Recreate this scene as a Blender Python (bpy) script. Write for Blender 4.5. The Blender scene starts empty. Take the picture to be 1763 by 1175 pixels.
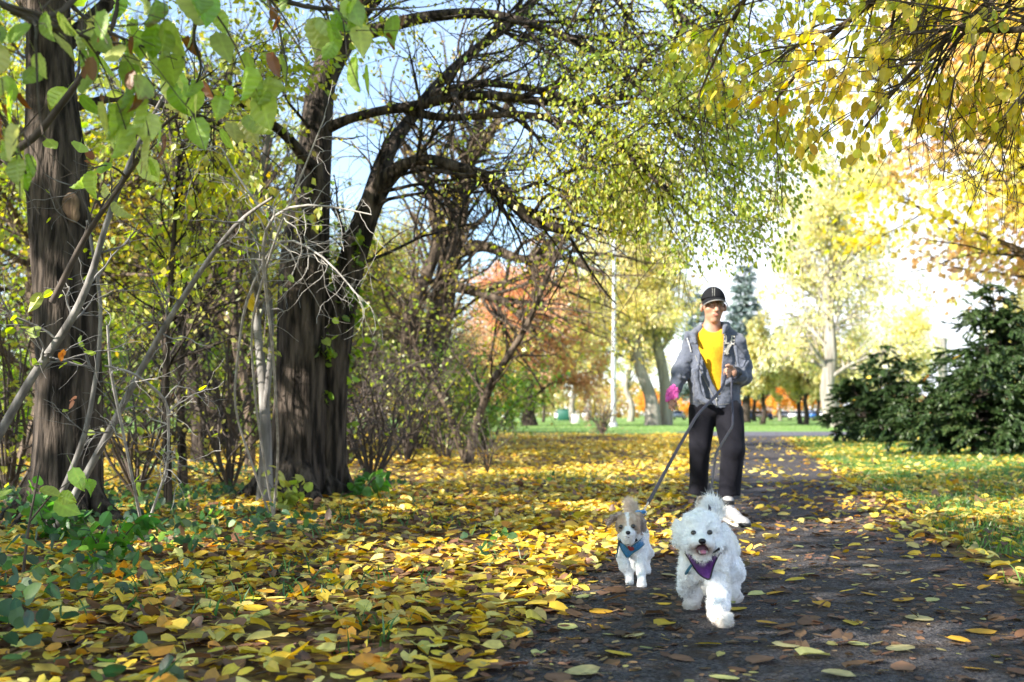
import bpy, math, random
import numpy as np
from mathutils import Vector
from mathutils.bvhtree import BVHTree

# ------------------------------------------------------------------ camera, sky, sun
SC = bpy.context.scene
COL = SC.collection
FPX, HOR, CAMH = 1959.0, 715.0, 0.79          # focal length in photo pixels, horizon row, eye height
PITCH = math.atan((HOR - 587.5) / FPX)
cd = bpy.data.cameras.new("camera"); cam = bpy.data.objects.new("camera", cd); COL.objects.link(cam)
cam.location = (0, 0, CAMH); cam.rotation_euler = (math.pi / 2 + PITCH, 0, 0)
cd.sensor_width = 36; cd.lens = 36 * FPX / 1763.0; cd.clip_start = 0.05; cd.clip_end = 4000
cd.dof.use_dof = True; cd.dof.focus_distance = 5.1; cd.dof.aperture_fstop = 2.9; cd.dof.aperture_blades = 8
SC.camera = cam

SUN_AZ = math.atan2(-0.86, -0.51)              # towards the sun: left and a little behind the camera
SUN_EL = math.radians(31)
SH = np.array([math.sin(SUN_AZ), math.cos(SUN_AZ)])   # horizontal unit vector towards the sun
wd = bpy.data.worlds.new("World"); SC.world = wd; wd.use_nodes = True
nt = wd.node_tree; nt.nodes.clear()
o_ = nt.nodes.new('ShaderNodeOutputWorld'); bg = nt.nodes.new('ShaderNodeBackground'); bg.inputs[1].default_value = 0.12
sk = nt.nodes.new('ShaderNodeTexSky'); sk.sky_type = 'NISHITA'; sk.sun_disc = False
sk.sun_elevation = SUN_EL; sk.sun_rotation = SUN_AZ; sk.air_density = 1.0; sk.dust_density = 0.4; sk.ozone_density = 2.6
tc = nt.nodes.new('ShaderNodeTexCoord'); sep = nt.nodes.new('ShaderNodeSeparateXYZ')
nt.links.new(tc.outputs['Generated'], sep.inputs[0])
# thin bright cloud: more of it to the right and low down, wisps elsewhere
mr = nt.nodes.new('ShaderNodeMapRange'); mr.inputs[1].default_value = -0.02; mr.inputs[2].default_value = 0.20
nt.links.new(sep.outputs[0], mr.inputs[0])
mz = nt.nodes.new('ShaderNodeMapRange'); mz.inputs[1].default_value = 0.45; mz.inputs[2].default_value = 0.12
nt.links.new(sep.outputs[2], mz.inputs[0])
ns = nt.nodes.new('ShaderNodeTexNoise'); ns.inputs['Scale'].default_value = 4.0; ns.inputs['Detail'].default_value = 6
nt.links.new(tc.outputs['Generated'], ns.inputs['Vector'])
m1 = nt.nodes.new('ShaderNodeMath'); m1.operation = 'MULTIPLY'; nt.links.new(mr.outputs[0], m1.inputs[0]); nt.links.new(mz.outputs[0], m1.inputs[1])
m2 = nt.nodes.new('ShaderNodeMath'); m2.operation = 'MULTIPLY_ADD'; nt.links.new(ns.outputs[0], m2.inputs[0]); m2.inputs[1].default_value = 0.8; m2.inputs[2].default_value = -0.33
m3 = nt.nodes.new('ShaderNodeMath'); m3.operation = 'ADD'; m3.use_clamp = True; nt.links.new(m1.outputs[0], m3.inputs[0]); nt.links.new(m2.outputs[0], m3.inputs[1])
mx = nt.nodes.new('ShaderNodeMix'); mx.data_type = 'RGBA'; nt.links.new(m3.outputs[0], mx.inputs['Factor'])
nt.links.new(sk.outputs[0], mx.inputs['A']); mx.inputs['B'].default_value = (5.0, 5.3, 5.8, 1)
nt.links.new(mx.outputs['Result'], bg.inputs[0]); nt.links.new(bg.outputs[0], o_.inputs[0])

sl = bpy.data.lights.new("sun", 'SUN'); sl.energy = 5.0; sl.angle = math.radians(0.53); sl.color = (1.0, 0.93, 0.82)
so = bpy.data.objects.new("sun", sl); COL.objects.link(so); so.location = (-20, -12, 25)
sdir = Vector((SH[0] * math.cos(SUN_EL), SH[1] * math.cos(SUN_EL), math.sin(SUN_EL)))
so.rotation_euler = sdir.to_track_quat('Z', 'Y').to_euler()
SC.view_settings.view_transform = 'Standard'; SC.view_settings.look = 'None'
SC.view_settings.exposure = 1.6; SC.view_settings.gamma = 1.0
SC.cycles.max_bounces = 7; SC.cycles.diffuse_bounces = 4; SC.cycles.transmission_bounces = 4
SC.cycles.use_denoising = True; SC.cycles.caustics_reflective = False; SC.cycles.caustics_refractive = False

# ------------------------------------------------------------------ helpers
def P(px, py, D):
    """the point at distance D (along Y) that the photo shows at pixel px, py"""
    u = (px - 881.5) / FPX; v = (587.5 - py) / FPX
    dy = math.cos(PITCH) - v * math.sin(PITCH); dz = math.sin(PITCH) + v * math.cos(PITCH)
    return np.array([u * D / dy, D, CAMH + dz * D / dy])
def nrm(a): return a / (np.linalg.norm(a, axis=-1, keepdims=True) + 1e-12)
_nr = np.random.default_rng(5); _ND = _nr.normal(size=(3, 8, 3)); _NP = _nr.uniform(0, 6.28, (3, 8))
def noise(p, s=1.0, seed=0):
    """smooth quasi-random field about -1..1 at points p (...,3)"""
    r = 0
    for o in range(3):
        k = _ND[o] * s * (1.9 ** o)
        r = r + np.sin(p @ k.T + _NP[o] + seed * 1.7).sum(-1) / (2.3 * (1.7 ** o))
    return r / 2.2
def gz(x, y):
    """ground height: flat at the path, gently uneven in the woods on the left"""
    x = np.asarray(x, float); y = np.asarray(y, float)
    d = np.clip((-0.83 + 0.207 * y - 0.6 - x) / 3.0, 0, 1) * np.clip((60 - y) / 20, 0, 1)
    return d * 0.05 * (np.sin(x * 1.3 + 1) * np.cos(y * 0.9) + np.sin(x * 0.6 - y * 0.5))

def tag(o, label=None, cat=None, group=None, kind=None):
    if label: o['label'] = label
    if cat: o['category'] = cat
    if group: o['group'] = group
    if kind: o['kind'] = kind
    return o
def empty(name, loc, label, cat, group=None):
    o = bpy.data.objects.new(name, None); COL.objects.link(o); o.location = [float(c) for c in loc]
    o.empty_display_size = 0.1
    return tag(o, label, cat, group)
def mk(name, V, Fs, mats, parent=None, col=None, fm=None, smooth=True, label=None):
    """one mesh object from numpy arrays (world coordinates; made local to the parent's place)"""
    V = np.asarray(V, np.float32).reshape(-1, 3)
    Fs = [np.asarray(f, np.int32) for f in (Fs if isinstance(Fs, (list, tuple)) else [Fs]) if len(f)]
    q_ = parent
    while q_ is not None: V = V - np.array(q_.location, np.float32); q_ = q_.parent
    me = bpy.data.meshes.new(name)
    me.vertices.add(len(V)); me.vertices.foreach_set('co', V.ravel())
    tot = np.concatenate([np.full(len(f), f.shape[1], np.int32) for f in Fs])
    li = np.concatenate([f.ravel() for f in Fs])
    me.loops.add(len(li)); me.loops.foreach_set('vertex_index', li)
    me.polygons.add(len(tot))
    me.polygons.foreach_set('loop_start', np.concatenate([[0], np.cumsum(tot)[:-1]]).astype(np.int32))
    me.polygons.foreach_set('loop_total', tot)
    me.polygons.foreach_set('use_smooth', np.full(len(tot), smooth, bool))
    for m in (mats if isinstance(mats, (list, tuple)) else [mats]): me.materials.append(m)
    if fm is not None: me.polygons.foreach_set('material_index', np.asarray(fm, np.int32))
    if col is not None:
        a = me.color_attributes.new('col', 'FLOAT_COLOR', 'POINT')
        c = np.ones((len(V), 4), np.float32); c[:, :3] = col; a.data.foreach_set('color', c.ravel())
    me.update(calc_edges=True)
    o = bpy.data.objects.new(name, me); COL.objects.link(o)
    if parent is not None: o.parent = parent
    if label: o['label'] = label
    return o
def join(*parts):
    """parts: (V, F) or (V, F, col); faces all of one size per call"""
    Vs, Fq, C, n = [], {}, [], 0
    for p in parts:
        V = np.asarray(p[0]).reshape(-1, 3); Vs.append(V)
        for f in (p[1] if isinstance(p[1], list) else [p[1]]):
            if len(f): Fq.setdefault(f.shape[1], []).append(np.asarray(f) + n)
        if len(p) > 2: C.append(np.broadcast_to(p[2], V.shape))
        n += len(V)
    return np.concatenate(Vs), [np.concatenate(v) for v in Fq.values()], (np.concatenate(C) if C else None)
def resample(pts, rad, m):
    pts = np.asarray(pts, float); rad = np.asarray(rad, float)
    d = np.r_[0, np.cumsum(np.linalg.norm(np.diff(pts, axis=0), axis=1))]; t = np.linspace(0, d[-1], m)
    q = np.stack([np.interp(t, d, pts[:, i]) for i in range(3)], 1); r = np.interp(t, d, rad)
    for _ in range(2):
        q[1:-1] = (q[:-2] + 2 * q[1:-1] + q[2:]) / 4
    return q, r
def tubes(PP, RR, k=5, ridge=0.0, seed=0):
    """PP (N,m,3) centre lines, RR (N,m) radii -> verts, quads"""
    PP = np.asarray(PP, float); RR = np.asarray(RR, float)
    if PP.ndim == 2: PP = PP[None]
    if RR.ndim == 1: RR = RR[None]
    N, m, _ = PP.shape
    T = nrm(np.gradient(PP, axis=1))
    ref = np.zeros((N, 1, 3)); ref[..., 1] = 1.0
    par = np.abs((T * ref).sum(-1)).max(1) > 0.93
    ref[par] = (1, 0.2, 0.3)
    U = nrm(np.cross(T, ref)); W = np.cross(T, U)
    a = np.arange(k) * 2 * math.pi / k
    R = RR[:, :, None] * np.ones(k)
    if ridge:
        zz = np.cumsum(np.r_[0, np.full(m - 1, 1.0)])[None, :, None] * 0.25
        R = R * (1 + ridge * (np.sin(a * 9 + zz * 1.3 + seed) * 0.5 + np.sin(a * 5 - zz * 0.8 + seed * 2) * 0.5 + 0.6 * np.sin(a * 3 + seed + zz * .3)))
    V = PP[:, :, None, :] + R[..., None] * (np.cos(a)[None, None, :, None] * U[:, :, None, :] + np.sin(a)[None, None, :, None] * W[:, :, None, :])
    i = np.arange(m - 1)[:, None]; j = np.arange(k)[None]
    q = np.stack([i * k + j, i * k + (j + 1) % k, (i + 1) * k + (j + 1) % k, (i + 1) * k + j], -1).reshape(-1, 4)
    F = (np.arange(N)[:, None, None] * (m * k) + q[None]).reshape(-1, 4)
    return V.reshape(-1, 3), F
def spawn(rng, PP, RR, n, L, t0=.15, t1=1., ang=(30, 65), m=6, droop=0., up=0., wob=.12, rfac=.55, rmin=.0015, lt=.45, rmax=9, flat=0.):
    if n < 1: return np.zeros((0, m, 3)), np.zeros((0, m))
    N, mm, _ = PP.shape
    w = np.linalg.norm(np.diff(PP, axis=1), axis=2).sum(1); idx = rng.choice(N, n, p=w / w.sum())
    t = rng.uniform(t0, t1, n); fi = np.clip(t * (mm - 1), 0, mm - 1.001); i0 = fi.astype(int); f = (fi - i0)[:, None]
    A, B = PP[idx, i0], PP[idx, i0 + 1]; pos = A * (1 - f) + B * f; T = nrm(B - A)
    r = RR[idx, i0] * (1 - f[:, 0]) + RR[idx, i0 + 1] * f[:, 0]
    rv = rng.normal(size=(n, 3)); rv[:, 2] *= (1 - flat)
    pr = nrm(np.cross(T, np.cross(rv, T))); a = np.radians(rng.uniform(*ang, n))[:, None]
    d = np.cos(a) * T + np.sin(a) * pr; d[:, 2] += up; d = nrm(d)
    Ls = (L * rng.uniform(.55, 1.25, n) * (1 - lt * t))[:, None] / (m - 1)
    out = [pos]
    for s in range(m - 1):
        d = d + wob * rng.normal(size=(n, 3)); d[:, 2] -= droop; d = nrm(d); pos = pos + d * Ls; out.append(pos)
    r0 = np.clip(r * rfac, rmin, rmax)
    return np.stack(out, 1), np.maximum(r0[:, None] * np.linspace(1, .3, m)[None], rmin * .7)
def anchors(rng, PP, n, t0=.1):
    if len(PP) == 0: return np.zeros((0, 3)), np.zeros((0, 3))
    N, m, _ = PP.shape; idx = rng.integers(0, N, n); fi = rng.uniform(t0, 1, n) * (m - 1.001); i0 = fi.astype(int); f = (fi - i0)[:, None]
    A, B = PP[idx, i0], PP[idx, i0 + 1]
    return A * (1 - f) + B * f, nrm(B - A)

# leaf templates: unit length along x, y = width, z = fold
T_Q = (np.array([[0, 0, 0], [.42, .34, .07], [1, 0, 0], [.42, -.34, .07]]), np.array([[0, 1, 2], [0, 2, 3]]))
def _ovate(wd=.40, cup=.10, n=5, stem=.45, tipz=-.12, heart=.06):
    xs = np.array([0.0, .10, .32, .60, .85, 1.0]); ws = np.array([.0, .27, .41, .37, .19, 0]) * (wd / .4)
    mid = np.stack([xs, 0 * xs, tipz * xs ** 2], 1)
    L = np.stack([xs - np.array([0, heart * 1.6, 0, 0, 0, 0]), ws, tipz * xs ** 2 + cup * (ws / .4) ** 1.3 + .02 * np.sin(xs * 17)], 1)[1:5]
    R = L.copy(); R[:, 1] *= -1; R[:, 2] += .03 * np.cos(xs[1:5] * 13)
    V = np.concatenate([mid, L, R, [[0, .012, 0], [0, -.012, 0], [-stem, .006, .12 * stem], [-stem, -.006, .12 * stem]]])
    F = [[0, 6, 1, 1]]
    q = []; t = []
    for s, o in ((1, 6), (-1, 10)):
        def f4(a, b, c, d): q.append([a, b, c, d] if s > 0 else [d, c, b, a])
        def f3(a, b, c): t.append([a, b, c] if s > 0 else [c, b, a])
        f3(0, 1, o)
        f4(1, 2, o + 1, o); f4(2, 3, o + 2, o + 1); f4(3, 4, o + 3, o + 2); f3(4, 5, o + 3)
    tri = t + [[a, b, c] for a, b, c, d in q] + [[a, c, d] for a, b, c, d in q] + [[14, 15, 16], [15, 17, 16]]
    return V, np.array(tri)
T_L = _ovate(); T_LN = _ovate(.32, .06, stem=.35); T_HEART = _ovate(.46, .07, stem=.5, tipz=-.2, heart=.12)
def _maple():
    a = np.radians([180, 140, 118, 92, 72, 52, 30, 14, 0, -14, -30, -52, -72, -92, -118, -140]); r = np.array([.12, .3, .52, .3, .62, .42, .78, .5, .95, .5, .78, .42, .62, .3, .52, .3])
    V = np.concatenate([[[0, 0, 0]], np.stack([r * np.cos(a), r * np.sin(a) * .9, .12 * r * np.abs(np.sin(a)) - .1 * r * r], 1)]) + [.15, 0, 0]
    n = 16
    return V, np.array([[0, 1 + (i + 1) % n, 1 + i] for i in range(n)])
T_M = _maple()
def _big():
    xs = np.linspace(0, 1, 12); w = .46 * np.sin(np.clip(xs, 0, 1) ** .62 * math.pi) ** .85 * (1 - .25 * xs); w[-1] = 0; w[0] = .03; V = []; T = []
    for i, x in enumerate(xs):
        for j in range(-4, 5):
            a = abs(j) / 4; y = w[i] * j / 4 * (1 + (.05 if i % 2 else -.03) * (a == 1))
            V.append([x + .13 * a * (1 - x) - .10 * a * (x < .12), y, -.16 * x * x + .10 * a ** 1.5 - .02 * (i % 2) * (a > 0)]); T.append(1.22 if j == 0 else (1.06 if i % 2 == 0 else .95))
    n = len(V); V += [[0, .012, 0], [0, -.012, 0], [-.5, .006, .06], [-.5, -.006, .06]]; T += [.8] * 4; F = []
    for i in range(11):
        for j in range(8): a = i * 9 + j; F += [[a, a + 9, a + 10], [a, a + 10, a + 1]]
    F += [[n, n + 1, n + 2], [n + 1, n + 3, n + 2]]
    return np.array(V), np.array(F), np.array(T)
T_BIG = _big()
def leaves(rng, pos, size, tpl=T_Q, hang=.5, up=.4, colf=None, curl=1.0, direc=None, var=.3, dirw=.6, az=1.0):
    """leaf meshes at pos. hang: pull of the leaf axis down; up: pull of the normal up"""
    n = len(pos)
    if n == 0: return np.zeros((0, 3)), np.zeros((0, 3), int), np.zeros((0, 3))
    a = rng.normal(size=(n, 3))
    if direc is not None: a = a * .6 + direc * dirw * 2
    a = nrm(a); a[:, 2] *= az; a[:, 2] -= hang * 1.5; a = nrm(a)
    nn = rng.normal(size=(n, 3)); nn[:, 2] += up * 3; b = nrm(np.cross(nn, a)); nn = np.cross(a, b)
    s = size * rng.uniform(1 - var, 1 + var, n)
    Tv = tpl[0]; z = Tv[:, 2][None] * (curl * rng.uniform(-.6, 1.8, n))[:, None]
    ws = rng.uniform(.75, 1.15, n)[:, None]
    V = pos[:, None] + s[:, None, None] * (Tv[:, 0][None, :, None] * a[:, None] + (Tv[:, 1][None] * ws)[..., None] * b[:, None] + z[..., None] * nn[:, None])
    k = len(Tv); F = (np.arange(n)[:, None, None] * k + tpl[1][None]).reshape(-1, 3)
    c = colf if isinstance(colf, np.ndarray) else np.ones((n, 3)) * .5
    C = np.repeat(c[:, None], k, axis=1)
    if len(tpl) > 2:
        C = C * tpl[2][None, :, None]; br = ((Tv[:, 0][None] + .8 * np.abs(Tv[:, 1])[None] + rng.normal(0, .12, (n, k))) > rng.uniform(.85, 2.2, (n, 1))); C[br] = C[br] * .35 + np.array([.22, .10, .03]) * .65
    elif k > 4:      # paler midrib, uneven blade, brown edges on some leaves
        C = C * rng.uniform(.86, 1.10, (n, k, 1)); mid_ = np.abs(Tv[:, 1]) < .004; C[:, mid_] *= 1.12
        br = (rng.random((n, k)) < .13) & ~mid_[None] & (rng.random(n) < .5)[:, None]; C[br] = C[br] * .45 + np.array([.14, .07, .03]) * .5
    return V.reshape(-1, 3), F, np.clip(C, 0, .95).reshape(-1, 3)
def palette(rng, n, cols, wts, jit=.12, pos=None, clump=0.0, s=.6, seed=0):
    cols = np.array(cols, float); wts = np.array(wts, float); wts /= wts.sum()
    u = rng.random(n)
    if pos is not None and clump: u = np.clip(u * (1 - clump) + clump * (.5 + .5 * noise(pos, s, seed)), 0, .9999)
    i = np.searchsorted(np.cumsum(wts), u).clip(0, len(cols) - 1)
    return np.clip(cols[i] * np.exp(rng.normal(0, jit, (n, 1))) * np.exp(rng.normal(0, jit * .35, (n, 3))), 0, .95)

# ------------------------------------------------------------------ materials
def new_mat(name):
    m = bpy.data.materials.new(name); m.use_nodes = True; t = m.node_tree
    return m, t, t.nodes['Principled BSDF'], t.nodes['Material Output']
def N(t, typ, **kw):
    n = t.nodes.new(typ)
    for k, v in kw.items():
        if k in n.inputs: n.inputs[k].default_value = v
        else: setattr(n, k, v)
    return n
def noise_col(t, b, c1, c2, scale, mapping=(1, 1, 1), detail=6, lo=.35, hi=.65, bump=0., bdist=.01, coord='Object', bscale=None):
    co = N(t, 'ShaderNodeTexCoord'); mp = N(t, 'ShaderNodeMapping'); mp.inputs['Scale'].default_value = mapping
    t.links.new(co.outputs[coord], mp.inputs[0])
    n = N(t, 'ShaderNodeTexNoise', Scale=scale, Detail=detail); t.links.new(mp.outputs[0], n.inputs['Vector'])
    r = N(t, 'ShaderNodeValToRGB'); r.color_ramp.elements[0].position = lo; r.color_ramp.elements[1].position = hi
    r.color_ramp.elements[0].color = (*c1, 1); r.color_ramp.elements[1].color = (*c2, 1)
    t.links.new(n.outputs[0], r.inputs[0]); t.links.new(r.outputs[0], b.inputs['Base Color'])
    if bump:
        n2 = n
        if bscale: n2 = N(t, 'ShaderNodeTexNoise', Scale=bscale, Detail=5); t.links.new(mp.outputs[0], n2.inputs['Vector'])
        bp = N(t, 'ShaderNodeBump', Strength=bump, Distance=bdist); t.links.new(n2.outputs[0], bp.inputs['Height']); t.links.new(bp.outputs[0], b.inputs['Normal'])
    return r
def plain(name, c, rough=.7, c2=None, scale=8., bump=0., bdist=.005, metal=0., sheen=0., bscale=None, spec=None):
    m, t, b, o = new_mat(name); b.inputs['Base Color'].default_value = (*c, 1); b.inputs['Roughness'].default_value = rough; b.inputs['Metallic'].default_value = metal
    if spec is not None: b.inputs['Specular IOR Level'].default_value = spec
    if sheen: b.inputs['Sheen Weight'].default_value = sheen
    if c2 is None: c2 = tuple(x * .8 for x in c)
    noise_col(t, b, c2, c, scale, bump=bump, bdist=bdist, bscale=bscale)
    return m
def bark(name, c1, c2, vscale=14, bump=.9, dist=.03, moss=None):
    m, t, b, o = new_mat(name); b.inputs['Roughness'].default_value = .92; b.inputs['Specular IOR Level'].default_value = .2
    r = noise_col(t, b, c1, c2, vscale, mapping=(1, 1, .14), detail=10, lo=.40, hi=.66)
    co = N(t, 'ShaderNodeTexCoord'); mp = N(t, 'ShaderNodeMapping'); mp.inputs['Scale'].default_value = (1, 1, .13); t.links.new(co.outputs['Object'], mp.inputs[0])
    vo = N(t, 'ShaderNodeTexVoronoi', Scale=vscale * 1.6, feature='DISTANCE_TO_EDGE'); t.links.new(mp.outputs[0], vo.inputs['Vector'])
    nz = N(t, 'ShaderNodeTexNoise', Scale=vscale * 2.2, Detail=8); t.links.new(mp.outputs[0], nz.inputs['Vector'])
    ad = N(t, 'ShaderNodeMath', operation='ADD'); t.links.new(vo.outputs[0], ad.inputs[0]); t.links.new(nz.outputs[0], ad.inputs[1])
    bp = N(t, 'ShaderNodeBump', Strength=bump, Distance=dist); t.links.new(ad.outputs[0], bp.inputs['Height']); t.links.new(bp.outputs[0], b.inputs['Normal'])
    return m
def leaf_mat(name, trans=.55, gloss=.05, sat=1.2, rough=.45):
    """colour from the leaf's own colour attribute; thin, lets light through"""
    m = bpy.data.materials.new(name); m.use_nodes = True; t = m.node_tree; t.nodes.clear()
    o = N(t, 'ShaderNodeOutputMaterial'); at = N(t, 'ShaderNodeAttribute', attribute_name='col')
    co = N(t, 'ShaderNodeTexCoord'); nz = N(t, 'ShaderNodeTexNoise', Scale=45., Detail=3); t.links.new(co.outputs['Object'], nz.inputs['Vector'])
    mr = N(t, 'ShaderNodeMapRange'); mr.inputs[3].default_value = .72; mr.inputs[4].default_value = 1.22; t.links.new(nz.outputs[0], mr.inputs[0])
    vm = N(t, 'ShaderNodeVectorMath', operation='SCALE'); t.links.new(at.outputs['Color'], vm.inputs[0]); t.links.new(mr.outputs[0], vm.inputs['Scale'])
    d = N(t, 'ShaderNodeBsdfDiffuse'); t.links.new(vm.outputs[0], d.inputs[0])
    hs = N(t, 'ShaderNodeHueSaturation', Saturation=sat, Value=1.5); t.links.new(vm.outputs[0], hs.inputs['Color'])
    tr = N(t, 'ShaderNodeBsdfTranslucent'); t.links.new(hs.outputs[0], tr.inputs[0])
    a = N(t, 'ShaderNodeMixShader'); a.inputs[0].default_value = trans; t.links.new(d.outputs[0], a.inputs[1]); t.links.new(tr.outputs[0], a.inputs[2])
    g = N(t, 'ShaderNodeBsdfGlossy', Roughness=rough); g.inputs[0].default_value = (.9, .9, .9, 1)
    b = N(t, 'ShaderNodeMixShader'); b.inputs[0].default_value = gloss; t.links.new(a.outputs[0], b.inputs[1]); t.links.new(g.outputs[0], b.inputs[2])
    t.links.new(b.outputs[0], o.inputs[0]); return m
M_LEAF = leaf_mat('leaf'); M_LITTER = leaf_mat('fallen_leaf_matter', .22, .06, 1.1, .5); M_GRASS = leaf_mat('grass_blade', .35, .05)
M_NEEDLE = leaf_mat('needle', .15, .05)
M_BARK_DARK = bark('bark_dark', (.013, .010, .008), (.115, .09, .073), 19)
M_BARK_BROWN = bark('bark_brown', (.04, .03, .022), (.18, .135, .098), 16)
M_BARK_GREY = bark('bark_grey', (.13, .12, .115), (.30, .285, .27), 16, .4, .01)
M_BARK_PALE = bark('bark_pale', (.20, .18, .155), (.38, .35, .31), 4, .7, .05)
M_TWIG = plain('twig', (.42, .39, .36), .7, (.22, .2, .18), 20)
M_TWIGD = plain('twig_dark', (.10, .075, .06), .8, (.05, .038, .03), 15)
# ------------------------------------------------------------------ ground, path
def sheet(name, xs, ys, zf, m, label=None, kind='structure'):
    X, Y = np.meshgrid(xs, ys); V = np.stack([X, Y, zf(X, Y)], -1).reshape(-1, 3); nx, ny = len(xs), len(ys)
    i = np.arange(ny - 1)[:, None] * nx + np.arange(nx - 1)[None]
    F = np.stack([i, i + 1, i + 1 + nx, i + nx], -1).reshape(-1, 4)
    o = mk(name, V, F, m); tag(o, label, None, None, kind); return o
def ground_mat():
    m, t, b, o = new_mat('ground_soil_and_lawn'); b.inputs['Roughness'].default_value = .95; b.inputs['Specular IOR Level'].default_value = .15
    co = N(t, 'ShaderNodeTexCoord'); se = N(t, 'ShaderNodeSeparateXYZ'); t.links.new(co.outputs['Object'], se.inputs[0])
    def ramp(c1, c2, sc, det=8):
        n = N(t, 'ShaderNodeTexNoise', Scale=sc, Detail=det); t.links.new(co.outputs['Object'], n.inputs['Vector'])
        r = N(t, 'ShaderNodeValToRGB'); r.color_ramp.elements[0].position = .35; r.color_ramp.elements[1].position = .65
        r.color_ramp.elements[0].color = (*c1, 1); r.color_ramp.elements[1].color = (*c2, 1); t.links.new(n.outputs[0], r.inputs[0]); return r, n
    soil, n0 = ramp((.035, .024, .016), (.12, .078, .045), 9)
    lit, _ = ramp((.10, .055, .03), (.30, .20, .06), 23)
    gr, _ = ramp((.035, .085, .018), (.10, .19, .04), 6)
    grf, _ = ramp((.12, .22, .05), (.22, .32, .09), .6)
    ylw, _ = ramp((.03, .09, .02), (.50, .36, .06), .9)
    def mixc(a, bb, f):
        x = N(t, 'ShaderNodeMix', data_type='RGBA'); t.links.new(f, x.inputs['Factor']); t.links.new(a, x.inputs['A']); t.links.new(bb, x.inputs['B']); return x.outputs['Result']
    def mr(src, a, bb):
        x = N(t, 'ShaderNodeMapRange'); x.inputs[1].default_value = a; x.inputs[2].default_value = bb; t.links.new(src, x.inputs[0]); return x.outputs[0]
    n5 = N(t, 'ShaderNodeTexNoise', Scale=2.2, Detail=4); t.links.new(co.outputs['Object'], n5.inputs['Vector'])
    s1 = mixc(soil.outputs[0], lit.outputs[0], mr(n5.outputs[0], .42, .58))
    # side of the path: x - .207 y
    my = N(t, 'ShaderNodeMath', operation='MULTIPLY_ADD'); t.links.new(se.outputs[1], my.inputs[0]); my.inputs[1].default_value = -.207; t.links.new(se.outputs[0], my.inputs[2])
    wig = N(t, 'ShaderNodeMath', operation='MULTIPLY_ADD'); t.links.new(n5.outputs[0], wig.inputs[0]); wig.inputs[1].default_value = 1.2; t.links.new(my.outputs[0], wig.inputs[2])
    right = mr(wig.outputs[0], 1.9, 2.3)
    s2 = mixc(s1, gr.outputs[0], right)
    wy = N(t, 'ShaderNodeMath', operation='MULTIPLY_ADD'); t.links.new(n5.outputs[0], wy.inputs[0]); wy.inputs[1].default_value = 4; t.links.new(se.outputs[1], wy.inputs[2])
    far = mr(wy.outputs[0], 46, 54)
    s3 = mixc(s2, grf.outputs[0], far)
    t.links.new(s3, b.inputs['Base Color'])
    bp = N(t, 'ShaderNodeBump', Strength=.7, Distance=.03); t.links.new(n0.outputs[0], bp.inputs['Height']); t.links.new(bp.outputs[0], b.inputs['Normal'])
    return m
xs = np.unique(np.concatenate([np.linspace(-1500, -40, 12), np.linspace(-40, 8, 120), np.linspace(8, 60, 20), np.linspace(60, 1500, 10)]))
ys = np.unique(np.concatenate([np.linspace(-300, -6, 8), np.linspace(-6, 70, 150), np.linspace(70, 3000, 20)]))
sheet('ground', xs, ys, gz, ground_mat())

PW = 1.0
def pc(y): return .16 + .207 * np.asarray(y, float)      # path centre
def strip(name, L, R, zz, m, kind='structure'):
    """ragged-edged flat strip between two lists of xy points"""
    n = len(L); V = np.concatenate([np.c_[L, np.full(n, zz)], np.c_[R, np.full(n, zz)]])
    i = np.arange(n - 1); o = mk(name, V, np.stack([i, n + i, n + i + 1, i + 1], 1), m, smooth=False); tag(o, kind=kind); return o
def asphalt(name, c1, c2):
    m, t, b, o = new_mat(name); b.inputs['Roughness'].default_value = .9; b.inputs['Specular IOR Level'].default_value = .2
    co = N(t, 'ShaderNodeTexCoord')
    n1 = N(t, 'ShaderNodeTexNoise', Scale=1.3, Detail=6); v = N(t, 'ShaderNodeTexVoronoi', Scale=95.); n2 = N(t, 'ShaderNodeTexNoise', Scale=70., Detail=4)
    n3 = N(t, 'ShaderNodeTexNoise', Scale=7., Detail=9)
    for n in (n1, v, n2, n3): t.links.new(co.outputs['Object'], n.inputs['Vector'])
    r = N(t, 'ShaderNodeValToRGB'); r.color_ramp.elements[0].color = (*c1, 1); r.color_ramp.elements[1].color = (*c2, 1); r.color_ramp.elements[0].position = .25; r.color_ramp.elements[1].position = .8
    mxx = N(t, 'ShaderNodeMix', data_type='FLOAT'); mxx.inputs[0].default_value = .55; t.links.new(v.outputs['Color'], mxx.inputs[2]); t.links.new(n2.outputs[0], mxx.inputs[3]); t.links.new(mxx.outputs[0], r.inputs[0])
    # leaf crumbs and dirt lying in it
    r2 = N(t, 'ShaderNodeValToRGB'); r2.color_ramp.elements[0].position = .50; r2.color_ramp.elements[1].position = .66; t.links.new(n3.outputs[0], r2.inputs[0])
    x = N(t, 'ShaderNodeMix', data_type='RGBA'); t.links.new(r2.outputs[0], x.inputs['Factor']); t.links.new(r.outputs[0], x.inputs['A']); x.inputs['B'].default_value = (.06, .042, .032, 1)
    t.links.new(x.outputs['Result'], b.inputs['Base Color'])
    ad = N(t, 'ShaderNodeMath', operation='ADD'); t.links.new(v.outputs[0], ad.inputs[0]); t.links.new(n2.outputs[0], ad.inputs[1])
    bp = N(t, 'ShaderNodeBump', Strength=1.0, Distance=.012); t.links.new(ad.outputs[0], bp.inputs['Height']); t.links.new(bp.outputs[0], b.inputs['Normal'])
    return m
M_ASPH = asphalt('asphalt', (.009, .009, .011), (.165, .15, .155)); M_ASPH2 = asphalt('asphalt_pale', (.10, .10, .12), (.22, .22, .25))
yy = np.concatenate([np.linspace(-8, 20, 180), np.linspace(20.5, 43, 40)])
rg = np.random.default_rng(1)
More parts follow.
